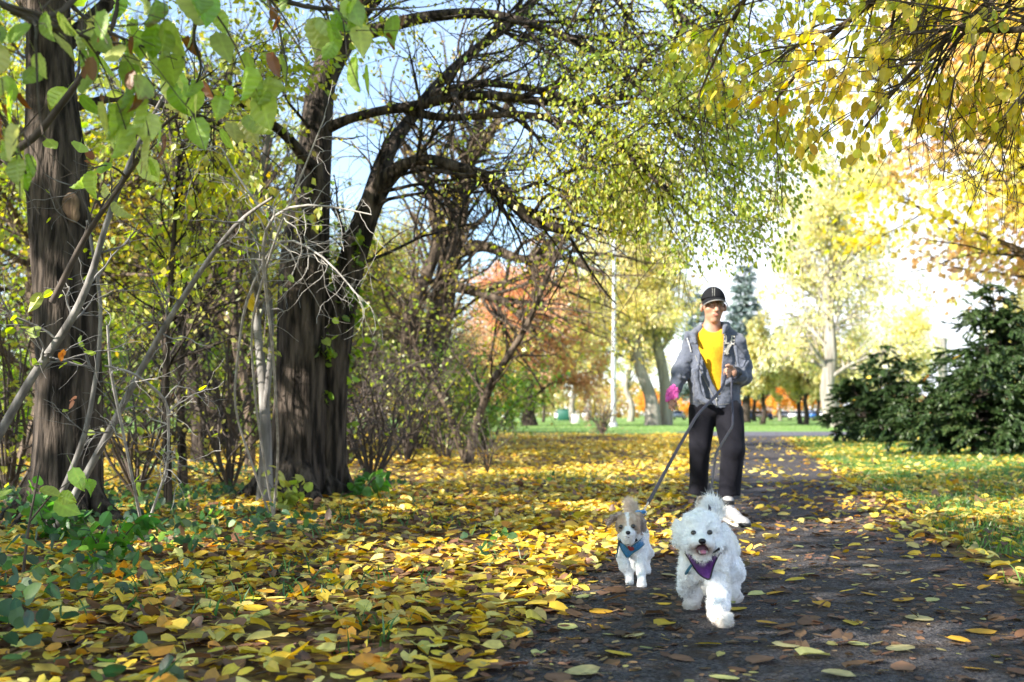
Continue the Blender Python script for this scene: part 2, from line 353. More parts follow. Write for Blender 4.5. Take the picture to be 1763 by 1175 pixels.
ej = lambda s: (np.sin(yy * 3.1 + s) * .03 + np.sin(yy * 7.7 + s * 3) * .02 + rg.normal(0, .01, len(yy)))
strip('path', np.c_[pc(yy) - PW + ej(1), yy], np.c_[pc(yy) + PW + ej(2), yy], .006, M_ASPH)
xx = np.linspace(7.6, 60, 40)
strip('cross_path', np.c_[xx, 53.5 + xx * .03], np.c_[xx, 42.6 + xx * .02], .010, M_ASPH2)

# ------------------------------------------------------------------ fallen leaves, grass
YEL = [(.70, .45, .03), (.76, .55, .06), (.72, .59, .17), (.56, .49, .13), (.66, .33, .035), (.20, .10, .05), (.12, .065, .04), (.30, .2, .12)]
def in_path(x, y, e=0.): return np.abs(x - pc(y)) < PW + e
def scatter(rng, n, y0, y1, pw=1.0):
    y = (rng.uniform(0, 1, n) * (y1 ** (1 + pw) - y0 ** (1 + pw)) + y0 ** (1 + pw)) ** (1 / (1 + pw))
    x = rng.uniform(-.62, .58, n) * y + rng.uniform(-.6, .6, n)
    return x, y
def litter_density(x, y):
    d = x - pc(y); p = np.stack([x, y, 0 * x], -1); n1 = noise(p, .9, 3); n2 = noise(p, 3.2, 7)
    left = np.clip(.70 + .36 * n1 + .20 * n2, .22, 1.0)
    wood = np.clip((-x - .30 * y - .4) / 2.5, 0, 1); left = left * (1 - .35 * wood)
    on = np.where(y < 7.5, .030 + .12 * np.clip(n1 + .25, 0, 1) + .30 * np.clip((-d - .15) / .8, 0, 1) * np.clip((y - 3.6) / 2, 0, 1), np.clip(.10 - .004 * (y - 7.5), .05, .10) * (1 + .5 * n1))
    on = on * (1 + 2.2 * np.exp(-((np.abs(d) - 1.0) / .25) ** 2))
    on = on + np.clip((-d - .72) / .25, 0, 1) * .30
    right = np.clip(.35 + .38 * n1 + .2 * n2, .03, .8) * np.clip(1.25 - (d - 1) * .10, .3, 1.1)
    r = np.where(d < -PW, left, np.where(d > PW, right, on))
    r = r * np.clip((50 + 4 * n1 - y) / 8, 0.02, 1)
    r = np.where((x > 7.0) & (y > 36), r * np.clip((41 - y) / 5, 0, 1), r)
    return np.clip(r, 0, 1)
rng = np.random.default_rng(11)
parts = []
# near: full leaf shapes
x, y = scatter(rng, 38000, 2.4, 13.0); k = rng.random(len(x)) < litter_density(x, y)
nearpath = in_path(x, y, -.05) & (y < 6.3) & (y > 3.0)
PAWS = [(.75, 4.26), (.72, 4.66), (.58, 5.33), (.60, 5.27), (.80, 4.84), (.70, 5.0), (.60, 5.7), (.66, 5.68), (1.60, 8.15), (1.46, 8.7)]
def clear(x, y):
    m_ = np.ones(len(x), bool)
    for a_, b_ in PAWS: m_ &= np.hypot(x - a_, y - b_) > .13
    return m_
k &= ~nearpath & clear(x, y); x, y = x[k], y[k]
brown = [0, 0, 0, 0, 0, .5, .5, .25]
def litter(x, y, tpl, size, lift, tilt, wts, seed):
    r = np.random.default_rng(seed); n = len(x); pos = np.stack([x, y, gz(x, y) + .012 + r.random(n) * lift], 1)
    c = palette(r, n, YEL, wts, .14, pos, .25, 1.3, 2)
    return leaves(r, pos, size, tpl, hang=0., up=tilt, colf=c, curl=1.6, var=.5, az=.16)
parts.append(litter(x, y, T_L, .064, .035, 1.4, [.23, .24, .13, .09, .10, .10, .06, .05], 3))
x2, y2 = scatter(rng, 22000, 2.4, 13.0); k = (rng.random(len(x2)) < litter_density(x2, y2) ** .8) & ~(in_path(x2, y2, -.05) & (y2 < 6.3) & (rng.random(len(x2)) < .55)) & clear(x2, y2); x2, y2 = x2[k], y2[k]
parts.append(litter(x2, y2, T_LN, .072, .008, 2.0, brown, 4))
# far: simple two-faced leaves
x, y = scatter(rng, 150000, 12.5, 56.0, .35); k = rng.random(len(x)) < litter_density(x, y); x, y = x[k], y[k]
v = litter(x, y, T_Q, .095, .03, 1.2, [.28, .30, .15, .08, .07, .06, .04, .02], 5)
parts.append(v)
V, F, C = join(*parts)
o = mk('fallen_leaves', V, F, M_LITTER, col=C, smooth=False); tag(o, 'carpet of yellow and brown fallen leaves beside the path', 'leaves', kind='stuff')

# leaves one by one on the bare asphalt in front
r = np.random.default_rng(21)
cells = []
spots = [(1013, 1052), (1100, 1098), (1150, 1130), (1068, 1130), (985, 1082), (1000, 1030), (1120, 1025), (1228, 1160), (1460, 1160), (1545, 1152), (1650, 1150), (1390, 1075), (1400, 1038), (1340, 1020), (1310, 1022), (1500, 1025), (1598, 1030), (1572, 1060), (1535, 1035), (1460, 1068), (1300, 1075), (1290, 1140), (1330, 1112), (1360, 1090), (1395, 992), (1380, 1000), (1425, 960), (1410, 975), (1350, 965), (1320, 960), (1470, 960), (1500, 948), (1440, 940), (1500, 990), (1545, 985), (1580, 1000), (1480, 975), (1330, 985), (1365, 940), (1440, 1020), (1640, 1010), (1600, 985), (1690, 1012), (1020, 1000), (1135, 990), (1128, 1040), (960, 1055), (905, 1075), (1045, 1080), (1195, 1110), (930, 1120), (880, 1150), (1265, 1045), (1040, 1020), (1620, 1100), (1700, 1090), (1550, 1120), (1150, 1070), (955, 1160), (1300, 995), (1560, 960), (1620, 960), (1290, 955), (1025, 1160), (1370, 1130), (1475, 1110)]
cn = [('bright yellow', (.70, .50, .05)), ('pale green-yellow', (.62, .60, .22)), ('pale straw', (.62, .52, .24)), ('orange-yellow', (.66, .36, .03)), ('dry brown', (.22, .12, .07))]
def near_thing(px, py):
    best = 'x'
    for qx, qy, w in ((1232, 1072, "beside the white dog's forward paw"), (1182, 1045, "beside the white dog's rear-set paw"), (1085, 1005, "beside the small tan dog's paws")):
        if abs(px - qx) < 95 and abs(py - qy) < 45: return w
    return best
seen = {}
for i, (px, py) in enumerate(spots):
    D = FPX * CAMH / (py - HOR); X = (px - 881.5) / FPX * D
    ci = r.choice(5, p=[.28, .26, .16, .16, .14]); cname, cc = cn[ci]
    sz = (.092 if py > 1020 else .08) * (1.15 if ci == 2 else 1)
    curl = r.uniform(.25, 1.05); n_ = leaves(r, np.array([[X, D, .014]]), sz, T_L, 0, 3.0, np.array([cc]) * r.uniform(.85, 1.12), curl, var=.2, az=.12)
    vv = n_[0]; z_ = vv[:, 2] - vv[:, 2].min(); vv[:, 2] = .0085 + z_ * min(1, r.uniform(.007, .026) / (z_.max() + 1e-6))
    o = mk('fallen_leaf', vv - [X, D, 0], n_[1], M_LITTER, col=n_[2], smooth=False); o.location = (X, D, 0)
    side = 'at the left path edge' if px < 1060 else ('mid-path' if px < 1420 else 'by the grass')
    row = 'nearest the camera' if py > 1125 else ('beside the white dog' if py > 1030 else ('just behind the white dog' if py > 985 else 'ahead of the walker'))
    sh = 'curled' if curl > .7 else 'flat'
    lab = f"{sh} {cname} leaf {side}, {row}"
    w = near_thing(px, py)
    if w[0] == 'b' and w[1] == 'e': lab = f"{sh} {cname} leaf {w}"
    tag(o, lab, 'leaf', 'fallen leaves on the bare asphalt')

# grass tufts on the right and a thin sprinkle on the left
r = np.random.default_rng(29); x, y = scatter(r, 60000, 2.6, 11, .9); d = x - pc(y); q_ = np.stack([x, y, 0 * x], -1)
k = (np.abs(d) < 1.15) & (r.random(len(x)) < np.clip(.10 + .45 * np.clip(noise(q_, 2.4, 6), 0, 1) + .35 * np.clip((-d) / .9, 0, 1), 0, 1)); x, y = x[k], y[k]
c = palette(r, len(x), [(.16, .085, .045), (.26, .15, .08), (.09, .05, .03), (.42, .34, .12)], [.4, .25, .2, .15], .2)
V, F, C = leaves(r, np.stack([x, y, .010 + r.random(len(x)) * .006], 1), .030, T_LN, 0, 2.2, c, 1.2, var=.6, az=.1)
o = mk('leaf_crumbs', V, F, M_LITTER, col=C, smooth=False); tag(o, 'small brown leaf crumbs and bits scattered on the asphalt', 'leaf litter', kind='stuff')
r = np.random.default_rng(31)
def blades(x, y, h, cols, wts, seed, wdt=.004, lean=.45):
    r = np.random.default_rng(seed); n = len(x); b = np.stack([x, y, gz(x, y)], 1)
    a = r.uniform(0, 6.283, n); w = np.stack([np.cos(a), np.sin(a), 0 * a], 1) * wdt * r.uniform(.7, 1.5, (n, 1))
    ln = r.normal(0, lean, (n, 3)); ln[:, 2] = 1; ln = nrm(ln) * (h * r.uniform(.5, 1.3, n))[:, None]
    mid = b + ln * .55; tip = b + ln + np.stack([ln[:, 0], ln[:, 1], -np.abs(ln[:, 0]) * .4], 1) * .6
    V = np.stack([b - w, b + w, mid + w * .8, mid - w * .8, tip], 1).reshape(-1, 3); i = np.arange(n)[:, None] * 5
    return V, [np.concatenate([i, i + 1, i + 2, i + 3], 1), np.concatenate([i + 3, i + 2, i + 4], 1)], np.repeat(palette(r, n, cols, wts, .15), 5, 0)
x, y = scatter(r, 230000, 3.5, 34, .6); d = x - pc(y); nn = noise(np.stack([x, y, 0 * x], -1), 2.0, 9)
k = (d > PW + .10 + .25 * nn) & (nn > -.25 - .02 * y) & (r.random(len(x)) < 1.0); x, y = x[k], y[k]
g1 = blades(x, y, np.full(len(x), .088), [(.07, .17, .03), (.11, .24, .045), (.18, .29, .07)], [.4, .4, .2], 2, .0035)
x, y = scatter(r, 14000, 3.5, 16, .6); d = x - pc(y); nn = noise(np.stack([x, y, 0 * x], -1), 1.4, 19); k = (d < -PW - .4) & (nn > .25); x, y = x[k], y[k]
g2 = blades(x, y, np.full(len(x), .10), [(.05, .15, .04), (.08, .2, .06)], [.5, .5], 3, .0045)
x = r.uniform(-45, 70, 60000); y = r.uniform(48, 120, 60000); k = ~((x > 7) & (y < 56)); x, y = x[k], y[k]
g3 = blades(x, y, np.full(len(x), .07), [(.14, .27, .06), (.22, .34, .10)], [.5, .5], 5, .012)
V, F, C = join(g1, g2, g3)
o = mk('grass', V, F, M_GRASS, col=C, smooth=False); tag(o, 'green grass showing between fallen leaves', 'grass', kind='stuff')
# low ivy-like ground cover at left
x, y = scatter(r, 17000, 3.2, 15, .8); pp = np.stack([x, y, 0 * x], -1); nn = noise(pp, 1.5, 29)
lft = np.clip((-(x + .18 * y)) / 2.0, -.4, .6)
k = (x < pc(y) - PW - .5) & (nn > .38 - lft * .9) & (r.random(len(x)) < .75); x, y = x[k], y[k]
pos = np.stack([x, y, gz(x, y) + .03 + r.random(len(x)) * .10 * (1 + 2.0 * np.clip(-x / y - .3, 0, .2) * 5)], 1)
c = palette(r, len(x), [(.05, .12, .05), (.09, .18, .06), (.18, .30, .08), (.04, .085, .05)], [.35, .3, .15, .2], .15)
V, F, C = leaves(r, pos, .055, T_L, .1, .5, c)
o = mk('ground_cover', V, F, M_LEAF, col=C, smooth=False); tag(o, 'low dark green ivy growing among the fallen leaves', 'ground cover', kind='stuff')
# ------------------------------------------------------------------ trees
GRN = [(.16, .26, .04), (.28, .38, .05), (.42, .48, .06), (.54, .50, .07), (.64, .48, .05)]
GY = [(.26, .40, .05), (.42, .48, .07), (.60, .52, .07), (.66, .48, .05)]
OLV = [(.20, .27, .06), (.34, .39, .08), (.50, .47, .10), (.42, .31, .13)]
class Tree:
    def __init__(s, name, label, cat, base, m, seed, group=None):
        s.root = empty(name, (base[0], base[1], float(gz(base[0], base[1]))), label, cat, group); s.r = np.random.default_rng(seed); s.m = m; s.wood = []; s.lv = []; s.limbs = []
    def limb(s, pts, rad, m=22, k=10, ridge=0.0, seed=0):
        q, r = resample(pts, rad, m); s.wood.append(tubes(q, r, k, ridge, seed)); s.limbs.append((q, r)); return q, r
    def stack(s, idx, m=20):
        A = [resample(*s.limbs[i], m) for i in idx]; return np.stack([a[0] for a in A]), np.stack([a[1] for a in A])
    def tw(s, PR, k=4): s.wood.append(tubes(*PR, k)); return PR
    def leaf(s, PP, n, size, cols, wts, tpl=T_Q, hang=.4, up=.3, off=.05, clump=.5, cs=.8, jit=.14, curl=1., t0=.1, filt=None, dirw=.6, yb=0):
        pos, d = anchors(s.r, PP, n, t0); pos = pos + s.r.normal(size=pos.shape) * off
        if filt is not None: k = filt(pos); pos, d = pos[k], d[k]
        c = palette(s.r, len(pos), cols, wts, jit, pos, clump, cs, 4)
        s.lv.append(leaves(s.r, pos, size, tpl, hang, up, c, curl, d, dirw=dirw))
    def done(s, leafm=None, crown='crown', trunk='trunk'):
        V, F, _ = join(*s.wood); mk(trunk, V, F, s.m, s.root)
        if s.lv: V, F, C = join(*s.lv); mk(crown, V, F, leafm or M_LEAF, s.root, C, smooth=False)
        return s.root
def cat_pr(*prs):
    return np.concatenate([p[0] for p in prs]), np.concatenate([p[1] for p in prs])

# --- big twin-stemmed tree with arching limbs over the path
D0 = 10.3
bt = Tree('twin_trunk_tree', 'huge dark twin-stemmed tree arching its broken limbs over the leaf-strewn verge', 'tree', P(520, 865, D0), M_BARK_DARK, 41)
def L(pts): return [P(a, b, d) for a, b, d, r in pts], [r for *_, r in pts]
bt.limb(*L([(500, 885, 10.3, .42), (505, 850, 10.3, .31), (512, 780, 10.3, .25), (522, 650, 10.3, .235), (522, 520, 10.3, .23), (526, 430, 10.3, .22), (538, 330, 10.35, .165), (545, 230, 10.4, .145), (552, 140, 10.5, .13), (585, 75, 10.6, .14), (640, -60, 10.8, .12), (700, -220, 11, .09)]), m=46, k=40, ridge=.05)
bt.limb(*L([(560, 880, 10.45, .30), (562, 840, 10.45, .19), (566, 740, 10.4, .16), (572, 640, 10.4, .15), (585, 540, 10.4, .145), (602, 460, 10.4, .13), (620, 400, 10.4, .118), (642, 340, 10.4, .105), (670, 300, 10.3, .082), (705, 277, 10.2, .052), (745, 273, 10.0, .046), (790, 288, 9.8, .044), (835, 302, 9.7, .042), (868, 325, 9.6, .048), (895, 362, 9.5, .046), (925, 385, 9.4, .048), (965, 396, 9.4, .042), (1000, 396, 9.4, .036)]), m=60, k=26, ridge=.04, seed=2)
bt.limb(*L([(640, 345, 10.5, .10), (665, 260, 10.7, .08), (700, 215, 10.9, .062), (740, 160, 11.1, .056), (800, 100, 11.4, .05), (880, 40, 11.8, .05), (980, -60, 12.2, .05)]), m=26, k=14, ridge=.04)
bt.limb(*L([(556, 225, 10.4, .06), (600, 205, 10.3, .045), (660, 190, 10.2, .042), (720, 183, 10, .05), (780, 166, 9.8, .046), (850, 164, 9.6, .042), (930, 176, 9.4, .036), (1010, 178, 9.2, .034), (1050, 167, 9.1, .032), (1088, 168, 9.0, .024)]), m=36, k=10, ridge=.06)
bt.limb(*L([(700, 190, 10.1, .045), (760, 205, 9.9, .036), (830, 200, 9.7, .032), (900, 195, 9.5, .028), (1000, 215, 9.2, .024), (1060, 250, 9.0, .02), (1150, 330, 8.8, .014)]), m=26, k=8)
bt.limb(*L([(620, 60, 10.7, .08), (720, 30, 10.4, .06), (830, 20, 10.1, .05), (930, 45, 9.8, .042), (1030, 90, 9.4, .032), (1110, 160, 9.0, .024), (1180, 250, 8.7, .015)]), m=26, k=8)
bt.limb(*L([(745, 165, 11.0, .06), (830, 140, 10.7, .04), (960, 160, 10.3, .032), (1060, 230, 9.9, .024), (1150, 330, 9.6, .016), (1210, 400, 9.4, .01)]), m=26, k=8)
bt.limb(*L([(545, 300, 10.3, .06), (500, 240, 10.0, .045), (440, 190, 9.7, .035), (370, 160, 9.4, .026), (300, 170, 9.2, .018)]), m=18, k=8)
bt.limb(*L([(590, 60, 10.8, .07), (700, -60, 10.6, .06), (900, -110, 10.2, .05), (1080, -60, 9.7, .04), (1200, 50, 9.2, .026), (1270, 200, 8.8, .015)]), m=26, k=8)
PR = bt.stack([1, 2, 3, 4, 5, 6, 8]); PRl = bt.stack([0, 7])
r = bt.r
a1 = bt.tw(spawn(r, *PR, 150, 1.5, .38, 1, (25, 70), 8, .035, .15, .13, .45, .004, .2, .02), 5)
a1b = bt.tw(spawn(r, *PRl, 40, 1.2, .5, 1, (30, 70), 8, .02, .2, .13, .3, .004, .2, .02), 5)
a2 = bt.tw(spawn(r, *cat_pr(a1, a1b), 1300, .75, .1, 1, (20, 60), 7, .05, .05, .13, .6, .002, .3), 3)
a3 = bt.tw(spawn(r, *a2, 3800, .42, .1, 1, (20, 60), 5, .08, 0, .13, .6, .0013, .3), 3)
def in_crown(p):     # keep the leafy part out at the limb ends; sparse near the trunk; open below the arch
    X = p[:, 0] / p[:, 1] * FPX + 881; Z = HOR - (p[:, 2] - CAMH) / p[:, 1] * FPX
    dens = np.clip((X - 760) / 320, .10, 1); dens = np.maximum(dens, np.clip((170 - Z) / 200, 0, .55))
    low = Z > 300 + np.clip((X - 860) * .55, 0, 170) + 50 * noise(p, 1.3, 2); dens = dens * np.where(low, .08, 1)
    dens = dens * (.45 + .55 * (noise(p, 1.8, 5) > -.15)) * np.where(Z > 470, .1, 1)
    return bt.r.random(len(p)) < dens
bt.leaf(a3[0], 36000, .041, GRN, [.10, .22, .30, .22, .16], hang=.75, up=.1, off=.06, clump=.55, cs=.9, filt=in_crown, tpl=T_Q)
bt.leaf(a2[0], 7000, .047, GRN, [.1, .2, .28, .22, .2], hang=.75, up=.1, off=.07, clump=.4, cs=.9, filt=in_crown)
# suckers with green leaves on the stem
pz, pr_ = bt.stack([1]); su = bt.tw(spawn(r, pz, pr_, 60, .38, .12, .45, (40, 80), 5, .02, .2, .1, .05, .002, .2, .005), 3)
bt.leaf(su[0], 420, .075, GRN, [.4, .4, .2, 0, 0], tpl=T_L, hang=.5, up=.3, off=.02)
def roots(t, c, r0, n, seed):
    q = np.random.default_rng(seed)
    for i in range(n):
        a = i * 6.283 / n + q.uniform(-.3, .3); d = np.array([math.cos(a), math.sin(a), 0]); ln = r0 * q.uniform(1.5, 2.3)
        t.limb([c + d * r0 * .55 + [0, 0, .42], c + d * r0 * .95 + [0, 0, .16], c + d * (r0 + ln * .35) + [0, 0, .05], c + d * (r0 + ln * .7) + [0, 0, -.03]], [r0 * .30, r0 * .34, r0 * .22, r0 * .10], m=16, k=12, ridge=.05, seed=i)
c_ = P(505, 865, 10.3); c_[2] = 0; roots(bt, c_, .30, 7, 1); c_ = P(562, 865, 10.45); c_[2] = 0; roots(bt, c_, .19, 5, 2)
bt.done()

# drooping curtain of the same kind of foliage further right: a second tree standing off frame to the right, its branches hanging over the path
def hanging_tree(name, label, base, limbs, seed, n1, l1, n2, l2, n3, l3, nleaf, lsize, cols, wts, tpl, filt=None, droop=.07, trunk=None, hang=.95, k1=6, off=.02):
    t = Tree(name, label, 'tree', base, M_BARK_BROWN, seed); ids = []
    t.limb(*trunk, m=24, k=20, ridge=.04)
    for l in limbs: t.limb(*L(l), m=24, k=8); ids.append(len(t.limbs) - 1)
    PR = t.stack(ids); a = t.tw(spawn(t.r, *PR, n1, l1, .08, 1, (20, 65), 8, droop, 0, .12, .5, .004, .2, .02), 5)
    b = t.tw(spawn(t.r, *a, n2, l2, .08, 1, (15, 50), 7, droop * 1.2, 0, .12, .6, .0022, .3), 4)
    c = t.tw(spawn(t.r, *b, n3, l3, .05, 1, (15, 50), 5, droop * 1.5, 0, .12, .6, .0014, .3), 3)
    t.leaf(c[0], int(nleaf * .75), lsize, cols, wts, tpl=tpl, hang=hang, up=.05, off=off, clump=.55, cs=1.1, filt=filt, curl=1.4)
    t.leaf(b[0], int(nleaf * .25), lsize, cols, wts, tpl=tpl, hang=hang, up=.05, off=off, clump=.55, cs=1.1, filt=filt, curl=1.4)
    t.done(); return t
Yg = [(.24, .36, .04), (.46, .50, .05), (.64, .54, .05), (.72, .52, .04), (.62, .38, .03)]
def f_right(p):
    X = p[:, 0] / p[:, 1] * FPX + 881; Z = HOR - (p[:, 2] - CAMH) / p[:, 1] * FPX
    lim = np.interp(X, [1050, 1200, 1350, 1420, 1520, 1600, 1700, 1800], [120, 210, 330, 350, 310, 230, 240, 280]) + 75 * noise(p, 2.2, 3)
    return (Z < lim) & (noise(p, 2.6, 8) > -.28)
hanging_tree('overhanging_linden', 'yellow-green leafy branches hanging into the top right of the view', (5.2, 4.6, 0),
    [[(2500, -560, 4.7, 0.0540), (2100, -420, 4.9, 0.0420), (1850, -250, 5.1, 0.0330), (1680, -110, 5.3, 0.0240), (1500, 0, 5.6, 0.0180), (1400, 90, 6.0, 0.0120), (1330, 180, 6.3, 0.0060)],
     [(2450, -420, 4.7, 0.0480), (2100, -300, 4.8, 0.0360), (1900, -160, 4.8, 0.0300), (1780, -60, 4.9, 0.0210), (1660, 40, 5.1, 0.0150), (1560, 130, 5.3, 0.0096), (1480, 230, 5.4, 0.0048)],
     [(2400, -250, 4.7, 0.0420), (2150, -150, 4.7, 0.0300), (1950, -60, 4.6, 0.0240), (1850, 30, 4.6, 0.0180), (1760, 60, 4.7, 0.0150), (1640, 45, 4.8, 0.0096), (1560, 60, 4.9, 0.0060)],
     [(2500, -640, 4.7, 0.0540), (1950, -520, 5.2, 0.0360), (1600, -330, 5.7, 0.0270), (1420, -180, 6.2, 0.0210), (1300, -40, 6.7, 0.0150), (1240, 80, 7.0, 0.0090), (1200, 170, 7.2, 0.0060)],
     [(2300, -180, 4.7, 0.0360), (2050, -60, 4.9, 0.0240), (1900, 60, 5.1, 0.0180), (1810, 120, 5.2, 0.0120), (1730, 200, 5.3, 0.0060)]],
    77, 110, .8, 650, .45, 1700, .26, 6000, .050, Yg, [.10, .24, .32, .22, .12], T_L, f_right, trunk=([(5.2, 4.6, -.1), (5.15, 4.6, 2), (5.1, 4.65, 4.2), (4.9, 4.7, 6.5)], [.22, .17, .14, .08]))

# --- dark furrowed trunk at far left, with its crown above the frame
lt_ = Tree('furrowed_trunk_tree', 'thick straight dark furrowed trunk rising at the far left edge', 'tree', P(112, 905, 8.1), M_BARK_DARK, 51)
lt_.limb(*L([(108, 925, 8.1, .34), (110, 880, 8.1, .265), (118, 780, 8.1, .235), (120, 640, 8.1, .22), (112, 500, 8.1, .215), (103, 380, 8.1, .21), (96, 280, 8.1, .205), (88, 160, 8.1, .165), (84, 40, 8.1, .15), (80, -120, 8.1, .14), (70, -400, 8.1, .12), (60, -800, 8.2, .09)]), m=44, k=40, ridge=.045, seed=4)
lt_.limb(*L([(90, 100, 8.1, .07), (170, 20, 8.3, .055), (260, -60, 8.6, .045), (400, -150, 9, .03)]), m=14, k=8)
lt_.limb(*L([(84, 60, 8.1, .07), (0, -60, 8.2, .05), (-120, -140, 8.4, .04)]), m=14, k=8)
lt_.limb(*L([(110, 190, 8.1, .04), (200, 165, 8.4, .032), (300, 185, 8.7, .026), (380, 215, 9.0, .018)]), m=14, k=6)
a = lt_.tw(spawn(lt_.r, *lt_.stack([0, 1, 2, 3]), 90, 1.5, .62, 1, (35, 75), 8, .01, .1, .14, .35, .004, .2, .025), 5)
b = lt_.tw(spawn(lt_.r, *a, 500, .7, .1, 1, (20, 60), 6, .03, 0, .13, .6, .002, .3), 3)
c = lt_.tw(spawn(lt_.r, *b, 1200, .4, .1, 1, (20, 60), 5, .05, 0, .13, .6, .0014, .3), 3)
lt_.leaf(c[0], 8500, .07, GRN, [.12, .28, .32, .18, .1], hang=.5, up=.3, off=.06)
c_ = P(110, 905, 8.1); c_[2] = 0; roots(lt_, c_, .26, 7, 3)
lt_.done()

# --- slender trees: (label, list of stems, bark, leaves)
def stems_tree(name, label, stems, m, seed, ntw=30, ltw=.9, nleaf=300, lsize=.06, cols=OLV, wts=(.3, .3, .25, .15), t0=.35, group=None, k=10, tpl=T_Q, cat='tree', n2=4, rmax=.02, trunk='trunk'):
    b = stems[0][0]; t = Tree(name, label, cat, P(*b[:3]), m, seed, group)
    for s in stems: t.limb(*L(s), m=22, k=k, ridge=.02)
    PR = t.stack(range(len(stems)))
    a = t.tw(spawn(t.r, *PR, ntw, ltw, t0, 1, (25, 70), 8, .0, .12, .16, .5, .003, .3, rmax), 5)
    c = t.tw(spawn(t.r, *a, ntw * n2, ltw * .55, .1, 1, (20, 60), 6, .02, 0, .15, .6, .0018, .3), 3)
    if nleaf: t.leaf(c[0], nleaf, lsize, cols, wts, tpl=tpl, off=.03)
    t.done(trunk=trunk); return t
stems_tree('grey_sapling', 'slender smooth grey sapling stem right in front of the twin-stemmed tree', [[(455, 885, 9.7, .085), (458, 800, 9.7, .058), (457, 700, 9.7, .045), (447, 600, 9.7, .036), (438, 520, 9.7, .032), (437, 440, 9.7, .028), (440, 340, 9.7, .022), (470, 200, 9.7, .018), (490, 60, 9.7, .012)],
    [(455, 720, 9.7, .03), (468, 600, 9.6, .024), (466, 500, 9.6, .018), (420, 380, 9.5, .014), (360, 260, 9.4, .01)]], M_BARK_GREY, 61, 40, .9, 500, .06)
stems_tree('leaning_dark_tree', 'dark bent trunk with a lean, left of the grey sapling', [[(345, 800, 18.5, .17), (343, 740, 18.5, .12), (335, 660, 18.5, .11), (325, 600, 18.5, .11), (335, 540, 18.5, .12), (340, 470, 18.5, .11), (330, 380, 18.5, .1), (300, 250, 18.5, .08), (280, 100, 18.5, .06)],
    [(335, 560, 18.4, .08), (370, 470, 18.2, .07), (420, 380, 18, .06), (470, 280, 18, .04)]], M_BARK_DARK, 62, 50, 2.2, 1100, .10, t0=.3, rmax=.04)
stems_tree('short_dark_tree', 'stout dark trunk slanting behind the bent tree', [[(385, 772, 25, .27), (372, 720, 25, .22), (355, 650, 25, .22), (345, 590, 25, .18), (350, 480, 25, .14), (380, 330, 25, .1), (390, 150, 25, .08)]], M_BARK_DARK, 63, 60, 3.0, 1500, .12, t0=.25, rmax=.05)
stems_tree('thin_dark_tree', 'thin upright dark stem between the furrowed trunk and the bent tree', [[(290, 890, 9.4, .04), (288, 780, 9.4, .032), (285, 650, 9.4, .03), (288, 560, 9.4, .026), (300, 400, 9.4, .02), (310, 250, 9.4, .014)]], M_BARK_DARK, 64, 26, .8, 260, .06)
stems_tree('thin_dark_tree', 'thin dark stem with a mossy foot just left of the bent tree', [[(315, 840, 12.3, .06), (312, 740, 12.3, .045), (310, 640, 12.3, .04), (318, 520, 12.3, .034), (310, 380, 12.3, .026), (290, 200, 12.3, .016)]], M_BARK_DARK, 65, 30, 1.1, 250, .07)
stems_tree('crooked_brown_tree', 'crooked brown stem leaning towards the grey sapling', [[(430, 810, 16.3, .08), (432, 720, 16.3, .075), (415, 630, 16.3, .07), (400, 560, 16.3, .07), (405, 470, 16.3, .06), (440, 380, 16.3, .045), (470, 220, 16.3, .03)]], M_BARK_BROWN, 66, 40, 1.8, 500, .09, t0=.3)
stems_tree('forked_brown_tree', 'broad brown forked tree in the thicket left of the orange tree', [[(735, 775, 25.8, .6), (733, 730, 25.8, .42), (742, 650, 25.8, .34), (755, 560, 25.8, .30), (768, 480, 25.8, .27), (785, 400, 25.8, .24), (800, 300, 25.8, .18), (830, 200, 25.8, .12)],
    [(712, 760, 25.4, .26), (712, 680, 25.4, .22), (708, 590, 25.4, .2), (700, 540, 25.4, .17), (735, 480, 25.4, .14), (760, 400, 25.4, .13), (740, 320, 25.4, .12), (700, 250, 25.4, .07)],
    [(780, 440, 25.8, .16), (830, 420, 25.6, .13), (900, 450, 25.2, .1), (960, 440, 24.8, .07), (1040, 470, 24, .04)],
    [(765, 490, 25.8, .14), (810, 500, 25.5, .12), (870, 520, 25, .08), (920, 570, 24.5, .04)]], M_BARK_BROWN, 67, 110, 3.2, 3800, .10, [(.2, .28, .05), (.42, .42, .08), (.55, .42, .08), (.4, .25, .08)], [.3, .3, .25, .15], t0=.3, rmax=.05, n2=4)
stems_tree('bare_leaning_tree', 'thin pale bare tree leaning right across the orange crown', [[(805, 800, 18.5, .10), (815, 740, 18.5, .07), (850, 650, 18.4, .06), (905, 570, 18.2, .05), (940, 480, 18, .045), (975, 400, 17.8, .035), (1010, 330, 17.6, .025)],
    [(800, 790, 18.6, .07), (770, 700, 18.6, .05), (720, 620, 18.7, .04), (690, 500, 18.8, .03)]], M_BARK_BROWN, 68, 55, 1.7, 800, .085, GY, [.4, .3, .2, .1], t0=.2, rmax=.025, n2=6)

